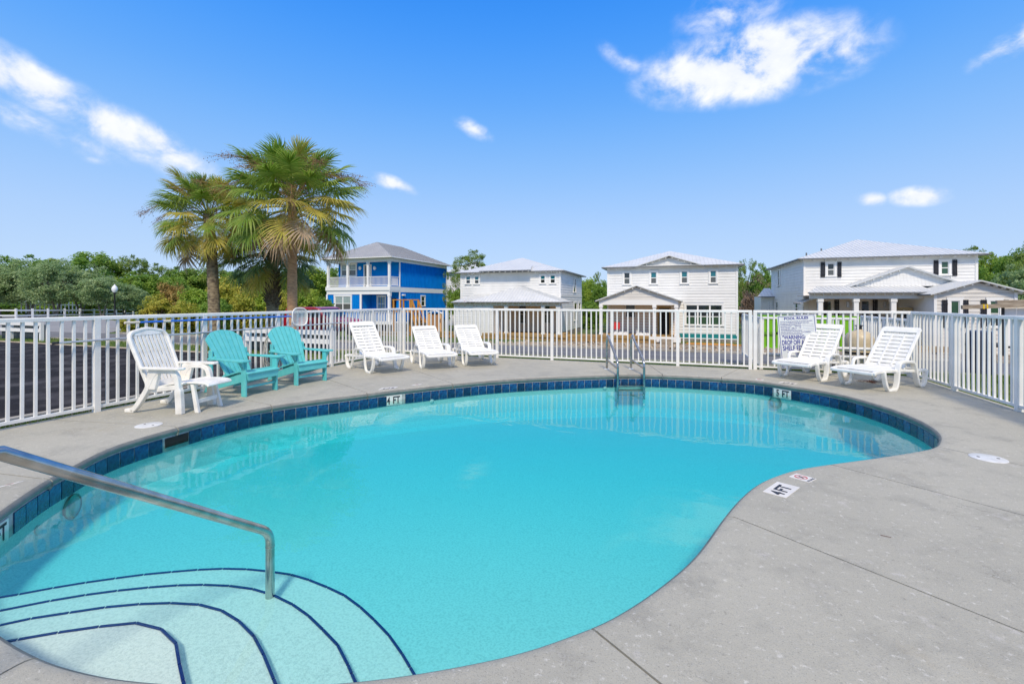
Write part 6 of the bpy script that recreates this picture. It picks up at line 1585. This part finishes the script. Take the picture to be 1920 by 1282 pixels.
# low white rail fences on the verge
def rail_fence(a, b, label, n, h=.66, group='low white rail fences'):
    a = Vector((*a, gz(*a))); b = Vector((*b, gz(*b))); d = b - a; t = empty('rail_fence', a, math.atan2(d.y, d.x), label, 'fence', group); L_ = d.xy.length
    for k in range(n + 1): MB().box(-.05, .05, -.05, .05, -.1, h + .02).build('post', 'trimw', t).location = (L_ * k / n, 0, d.z * k / n)
    for z in (h - .03, h - .27): MB().bar((0, -.06, z), (L_, -.06, z + d.z), .03, .13).build('rail', 'trimw', t)
    return t
q = pxv(78, 640, 9.75); rail_fence((-30, 9.75), (q.x, 9.75), 'low white rail fence at the left edge beyond the parking lot', 4)
rail_fence((pxv(462, 660, 9.75).x, 9.75), (-8.6, 9.75), 'low white rail fence behind the turquoise chairs', 2)
for (x, w, lab) in ((40, 2.2, 'dark low utility box behind the left white rail fence'), (482, .9, 'dark low utility box behind the rail fence and turquoise chairs'), (590, .7, 'narrow dark utility box near the red car')):
    q = pxv(x, 650, 10.1); t = box_thing('utility_box', lab, 'utility box', 'dark utility boxes', (q.x, 10.1, gz(q.x, 10.1))); MB().box(-w / 2, w / 2, -.12, .25, 0, .52).build('cabinet', 'slate', t, bevel=.02); MB().box(-w / 2 - .03, w / 2 + .03, -.15, .28, .52, .56).build('lid', 'slate', t, bevel=.01)
# far post-and-rail fence and picket fence on the left
pts = [gp(x, k) for x, k in ((-40, 37), (30, 38.5), (90, 41), (150, 45), (200, 50), (250, 56), (300, 62))]
for i, (a, b) in enumerate(zip(pts, pts[1:])):
    pass
t = empty('post_fence', pts[0], 0, 'long white post and rail fence along the far road', 'fence')
for (a, b) in zip(pts, pts[1:]):
    n = max(2, round((b - a).length / 2.4))
    for k in range(n):
        c = a.lerp(b, k / n) - pts[0]; MB().box(c.x - .06, c.x + .06, c.y - .06, c.y + .06, c.z - .2, c.z + 1.02).build('post', 'trimw', t)
    for z in (.42, .86): MB().bar(a - pts[0] + Vector((0, 0, z)), b - pts[0] + Vector((0, 0, z)), .04, .12).build('rail', 'trimw', t)
a, b, c = gp(40, 47), gp(100, 49), gp(150, 51)
t = empty('picket_fence', a, 0, 'white picket fence under the grey green trees', 'fence')
pk_ = MB().add([(-.045, 0, 0), (.045, 0, 0), (.045, 0, 1.15), (0, 0, 1.25), (-.045, 0, 1.15), (-.045, .02, 0), (.045, .02, 0), (.045, .02, 1.15), (0, .02, 1.25), (-.045, .02, 1.15)], [(0, 1, 2, 3, 4), (9, 8, 7, 6, 5), (0, 5, 6, 1), (1, 6, 7, 2), (2, 7, 8, 3), (3, 8, 9, 4), (4, 9, 5, 0)]).mesh('picket', 'trimw')
for (s, e) in ((a, b), (b, c)):
    n = round((e - s).length / .34)
    for k in range(n): link('picket', pk_, t, s.lerp(e, k / n) - a + Vector((0, 0, .5)), (0, 0, math.atan2((e - s).y, (e - s).x)))
    for z in (.75, 1.4): MB().bar(s - a + Vector((0, .04, z)), e - a + Vector((0, .04, z)), .04, .09).build('rail', 'trimw', t)

# red pickup-style car parked beyond the street
def red_car():
    p = gp(606, 26.5); t = box_thing('parked_car', 'dark red sport utility car parked beyond the left fence corner', 'car', None, p, R(2))
    L2, W2 = 2.15, .92
    side = [(-2.15, .45), (-2.15, .95), (-2.05, 1.02), (-1.9, 1.62), (-1.75, 1.72), (.15, 1.74), (.42, 1.66), (.95, 1.12), (1.95, 1.02), (2.12, .9), (2.15, .5), (1.75, .36), (-1.9, .36)]
    def ext(pts, w, m, nm):
        n = len(pts); V = [(x, -w, z) for x, z in pts] + [(x, w, z) for x, z in pts]; return MB().add(V, [tuple(range(n)), tuple(reversed(range(n, 2 * n)))] + [(i, (i + 1) % n, n + (i + 1) % n, n + i) for i in range(n)]).build(nm, m, t, bevel=.06, seg=3, angle=25)
    ext(side, W2, 'red_paint', 'body')
    for x0, x1 in ((-1.78, -1.02), (-.95, -.2), (-.12, .72)):
        zt_ = 1.62; V = [(x0 + .02, 1.14), (x1, 1.14), (min(x1, .36), zt_ - .02), (x0 + .06, zt_ - .02)]
        for s in (-1, 1): MB().add([(x, s * (W2 + .006), z) for x, z in V], [(0, 1, 2, 3)]).build('side_window', 'glass', t)
    MB().add([(.46, -.75, 1.64), (.46, .75, 1.64), (.98, .82, 1.15), (.98, -.82, 1.15)], [(0, 1, 2, 3)]).build('windscreen', 'glass', t)
    for x in (-1.35, 1.35):
        for s in (-1, 1):
            y = s * (W2 - .08); w = MB(); w.tube([(x, y - .11, .36), (x, y + .11, .36)], .36, 24); wh = w.build('wheel', 'rubber', t, smooth=True)
            yy = y + s * .115; r = MB(); r.tube([(x, yy - .005 * s, .36), (x, yy + .012 * s, .36)], .10, 16)
            for k in range(5):
                a = 2 * math.pi * k / 5; r.bar((x, yy, .36), (x + math.cos(a) * .235, yy, .36 + math.sin(a) * .235), .02, .06, up=(0, 1, 0))
            r.build('rim', 'alu', wh)
    MB().box(-2.2, -2.13, -.85, .85, .42, .62).build('bumper', 'black', t, bevel=.02); MB().box(2.12, 2.2, -.85, .85, .40, .62).build('bumper', 'black', t, bevel=.02)
    for s in (-1, 1): MB().box(2.08, 2.16, s * .7 - .14, s * .7 + .14, .78, .92).build('headlight', 'lamp_globe', t); MB().box(.62, .80, s * .98 - .09, s * .98 + .09, 1.12, 1.26).build('mirror', 'red_paint', t)
    MB().box(-1.9, 1.9, -.935, .935, .62, .67).build('side_trim', 'black', t)
red_car()
# portable toilet
p = gp(815, 37.6); t = box_thing('portable_toilet', 'tan portable toilet with white roof beside the blue house', 'toilet', None, p, R(24)); w = .58
for s in (-1, 1): MB().box(s * w - .03, s * w + .03, -w, w, .1, 2.05).build('side_panel', 'tan_plastic', t)
MB().box(-w, w, w - .03, w + .03, .1, 2.05).build('back_panel', 'tan_plastic', t); MB().box(-w, -.33, -w - .03, -w + .02, .1, 2.05).build('front_panel', 'tan_plastic', t); MB().box(.33, w, -w - .03, -w + .02, .1, 2.05).build('front_panel', 'tan_plastic', t)
MB().box(-.32, .32, -w - .05, -w, .16, 1.95).build('door', 'tan_dark', t, bevel=.02)
arc = [(x, 2.05 + .22 * math.cos(x / (w + .06) * math.pi / 2)) for x in [(-w - .06) + (2 * w + .12) * k / 12 for k in range(13)]]
MB().band(arc, -w - .08, w + .06, .05).build('roof', 'trimw', t, smooth=True); MB().box(-w - .04, w + .04, -w - .06, w + .04, 0, .1).build('skid_base', 'black', t)
MB().add([(.42, -w - .036, 1.3), (.54, -w - .036, 1.3), (.54, -w - .036, 1.62), (.42, -w - .036, 1.62)], [(0, 1, 2, 3)]).build('notice', 'black', t)
# lime dumpster
p0 = pxv(1432, 650, 30.4); p1 = pxv(1622, 650, 30.4); zg = gz((p0.x + p1.x) / 2, 30.4) - .05; w = p1.x - p0.x; hh = pxv(1530, 593.5, 30.4).z - zg
t = box_thing('dumpster', 'large lime green roll-off dumpster across the street', 'dumpster', None, (p0.x, 30.4, zg)); D = 2.3
MB().box(0, w, 0, .06, .12, hh).build('front_panel', 'lime', t); MB().box(0, w, D - .06, D, .12, hh).build('rear_panel', 'lime', t); MB().box(0, .06, .06, D - .06, .12, hh).build('end_panel', 'lime', t); MB().box(w - .06, w, .06, D - .06, .12, hh).build('end_panel', 'lime', t); MB().box(.06, w - .06, .06, D - .06, .12, .2).build('floor', 'lime_dark', t)
for k in range(11): MB().box(-.05, .05, -.09, 0, .12, hh - .1).build('rib', 'lime', t).location = (w * (k + .5) / 11, 0, 0)
MB().box(-.05, w + .05, -.1, .0, hh - .1, hh + .02).build('top_rail', 'lime', t); MB().box(-.03, w + .03, -.09, .0, hh * .45, hh * .53).build('mid_rail', 'lime_dark', t); MB().box(-.03, w + .03, -.1, .05, .06, .2).build('bottom_rail', 'lime', t)
for x in (.7, w - .7): MB().tube([(x, .1, .1), (x, .35, .1)], .12, 12).build('roller', 'rubber', t)
# timber stair with rail at the blue house
t0 = pxv(738, 562, 36.6); t1 = pxv(772, 562, 36.6); t2 = pxv(786, 602, 36.6); zg = gz(t0.x, 36.6)
t = box_thing('timber_stair', 'new orange timber stair and rail in front of the blue house', 'stair', None, (t0.x, 36.6, zg)); dx = t1.x - t0.x; zt = t0.z - zg; zf = zt - 1.05
MB().box(0, dx, 0, 1.2, zf - .15, zf).build('landing', 'lumber_orange', t)
for x in (0, dx * .55, dx):
    for y in (0, 1.15): MB().box(x - .06, x + .06, y - .06, y + .06, -.2, zt).build('post', 'lumber_orange', t)
for y in (0, 1.15): MB().bar((-.1, y, zt), (dx + .1, y, zt), .14, .09).build('rail', 'lumber_orange', t); MB().bar((dx, y, zt), (t2.x - t0.x, y, t2.z - zg - .2), .09, .16).build('sloping_rail', 'lumber_orange', t); MB().bar((dx, y, zf - .1), (t2.x - t0.x, y, .1), .06, .28).build('stringer', 'lumber_orange', t)
for k in range(9): f = (k + .5) / 9; MB().box(-.14, .14, 0, 1.15, -.02, .02).build('tread', 'lumber', t).location = (dx + (t2.x - t0.x - dx) * f, 0, (zf - .1) * (1 - f) + .1 * f)
# stacked timber and building material
def timber(x0, x1, y, v, n, label, m='lumber', h=.16, rz=0.0, rows=2):
    a = pxv(x0, y, v); b = pxv(x1, y, v); t = box_thing('timber_stack', label, 'timber', 'stacked building timber', (a.x, v, gz(a.x, v)), rz); L_ = b.x - a.x
    for r in range(rows):
        for k in range(n):
            o = MB().box(0, L_ * random.uniform(.86, 1.0), -.10, .10, 0, h).build('beam', m, t); o.location = (random.uniform(0, .25), k * .23, r * (h + .02) + .1); o.rotation_euler = (0, 0, random.uniform(-.012, .012))
    for k in range(2): MB().box(-.06, .06, -.15, n * .23, 0, .1).build('bearer', 'lumber_grey', t).location = (L_ * (.2 + .6 * k), 0, 0)
timber(900, 1075, 640, 31, 2, 'long row of yellow timber beams in front of the hipped porch', rows=2, h=.2)
timber(1085, 1232, 640, 33, 2, 'yellow timber beams in front of the gabled porch', 'lumber', rows=2, h=.24)
timber(1285, 1385, 644, 34, 3, 'loose orange boards at the foundation of the middle house', 'lumber_orange', rows=1, h=.08)
timber(702, 765, 628, 30, 2, 'grey timber beams below the blue house deck', 'lumber_grey', rows=2)
timber(790, 850, 640, 30.5, 2, 'yellow timber beams in front of the portable toilet', 'lumber', rows=2, h=.22)
timber(1640, 1790, 652, 29, 2, 'timber boards in front of the shuttered house', 'lumber', rows=2, h=.14)
timber(1060, 1110, 640, 30, 3, 'short timber pile at the gap between the white houses', 'lumber', rows=2, h=.2)
# porch clutter
H, xl, xr, VP, FLz, zg = HM
c = pxv(1156, 612, 39.0); t = box_thing('folding_chair', 'red folding chair on the gabled porch', 'chair', None, (c.x, 39.0, FLz))
for s in (-1, 1): MB().bar((s * .25, -.2, 0), (s * .25, .22, .48), .03, .03).build('leg', 'alu', t); MB().bar((s * .25, .2, 0), (s * .25, -.2, .48), .03, .03).build('leg', 'alu', t)
MB().box(-.26, .26, -.22, .22, .45, .48).build('seat', 'red_cloth', t); MB().hexa([(-.26, .2, .5), (.26, .2, .5), (.26, .23, .5), (-.26, .23, .5)], [(-.26, .36, 1.05), (.26, .36, 1.05), (.26, .39, 1.05), (-.26, .39, 1.05)]).build('back', 'red_cloth', t)
for (x, w, lab) in ((1160, 1.5, 'white crumpled dust sheet on the gabled porch, left'), (1205, 1.2, 'white crumpled dust sheet on the gabled porch beside the post')):
    c = pxv(x, 625, 38.6); n = 12; V = []; gq = random.Random(x)
    for j in range(7):
        for i in range(n): V.append(((i / (n - 1) - .5) * w, j * .12, (gq.uniform(.05, .30) if 0 < j < 6 and 0 < i < n - 1 else .0)))
    o = MB().add(V, [(j * n + i, j * n + i + 1, (j + 1) * n + i + 1, (j + 1) * n + i) for j in range(6) for i in range(n - 1)]).build('dust_sheet', 'white_cloth', None, smooth=False); o.location = (c.x, 38.55, FLz + .002); tag(o, lab, 'sheet', 'dust sheets')
c = pxv(1195, 615, 39.3); t = box_thing('bucket', 'white plastic bucket standing on the gabled porch', 'bucket', None, (c.x, 39.3, FLz)); MB().lathe([(.13, 0), (.16, .38), (.17, .40)], 16).build('pail', 'pvc', t, smooth=True); MB().tube([(-.16, 0, .38), (-.1, 0, .52), (.1, 0, .52), (.16, 0, .38)], .008, 6).build('handle', 'alu', t)
H2, FW, FLr, VPr = HR
c = FW.px(1669, 583); t = box_thing('cardboard_box', 'large cardboard box on the shuttered house porch', 'box', None, (c[0], 39.2, FLr)); MB().box(-.5, .5, -.35, .35, 0, EYE - (576 - HOR) * 33 / FP - FLr).build('carton', 'cardboard', t, bevel=.01); MB().box(-.04, .04, -.356, -.35, 0, 2.0).build('tape_strip', 'cream', t)
c = FW.px(1661, 586); t = box_thing('crate', 'dark slatted crate beside the cardboard box on the porch', 'crate', None, (c[0] - .25, 38.4, FLr)); hz = EYE - (581 - HOR) * 33 / FP - FLr
MB().box(-.4, .4, -.3, .3, 0, .08).build('pallet', 'slate', t)
for k in range(7): MB().box(-.4, .4, -.32, -.3, 0, .09).build('slat', 'slate', t).location = (0, 0, .1 + k * (hz - .1) / 7)
for x in (-.38, .38): MB().box(x - .03, x + .03, -.3, .3, .08, hz).build('upright', 'slate', t)
# yellow survey post, trash heap, orange netting
p = gp(1080, 31.5); t = box_thing('marker_post', 'yellow marker post at the gap right of the hipped porch', 'post', None, p); MB().lathe([(.055, 0), (.055, .95), (.04, 1.0)], 12).build('tube', 'yellow', t, smooth=True); MB().box(-.02, .02, -.02, .02, 1.0, 1.45).build('stake', 'lumber', t)
mb = MB(); gq = random.Random(5)
for k in range(420):
    u = gq.uniform(-9, 6); v = gq.uniform(SF(u) + .5, SF(u) + 9); s = gq.uniform(.05, .16); z = gz(u, v) + s * .3; c = Vector((u, v, z)); d = Vector((gq.uniform(-1, 1), gq.uniform(-1, 1), gq.uniform(-.3, .5))).normalized() * s; mb.bar(c - d, c + d, s * gq.uniform(.5, 1.2), s * gq.uniform(.3, .8))
o = mb.build('rubble', 'sand'); tag(o, 'scattered stones and rubble on the building plots across the street', 'rubble', kind='stuff')
# trailer with long weathered timbers on its rack at the right edge
v = 30.0; a = pxv(1879, 590, v); t = box_thing('utility_trailer', 'white panelled trailer with black posts at the right edge', 'trailer', None, (a.x, v, gz(a.x, v))); zb = pxv(1900, 612, v).z - gz(a.x, v); zt = pxv(1900, 575, v).z - gz(a.x, v)
for k in range(9): MB().box(0, .55, -.01, .02, .5, zt).build('panel', 'trimw', t).location = (k * .58, (k % 2) * .012, 0)
for x in (0.0, 1.05, 2.9, 5.2): MB().box(x - .05, x + .05, -.09, -.02, .0, zt + .1).build('post', 'black', t)
MB().box(-.1, 5.3, -.1, 1.9, .42, .52).build('bed', 'black', t); MB().tube([(1.2, -.25, .33), (1.2, -.05, .33)], .33, 20).build('wheel', 'rubber', t); MB().tube([(4.0, -.25, .33), (4.0, -.05, .33)], .33, 20).build('wheel', 'rubber', t)
b0 = pxv(1803, 576, v - .4); b1 = pxv(1960, 570, v - .4); z0 = gz(a.x, v)
for i, (q0, q1, dz, lab) in enumerate((((1803, 576), (1975, 570), 0, 'long weathered timber with yellow strap overhanging the trailer rack'), ((1868, 567), (1975, 564), 0, 'shorter dark weathered timber lying on top at the right edge'))):
    A = pxv(*q0, v - .3 + .25 * i); B = pxv(*q1, v - .3 + .25 * i); t = box_thing('long_timber', lab, 'timber', 'timbers on the trailer', tuple(A)); d = B - A; MB().bar((0, 0, 0), d, .16, .20).build('beam', 'lumber_grey', t, bevel=.01)
    if i == 0:
        for f in (.24, .28): MB().bar(d * f - d.normalized() * .03, d * f + d.normalized() * .03, .18, .23).build('strap', 'yellow', t)
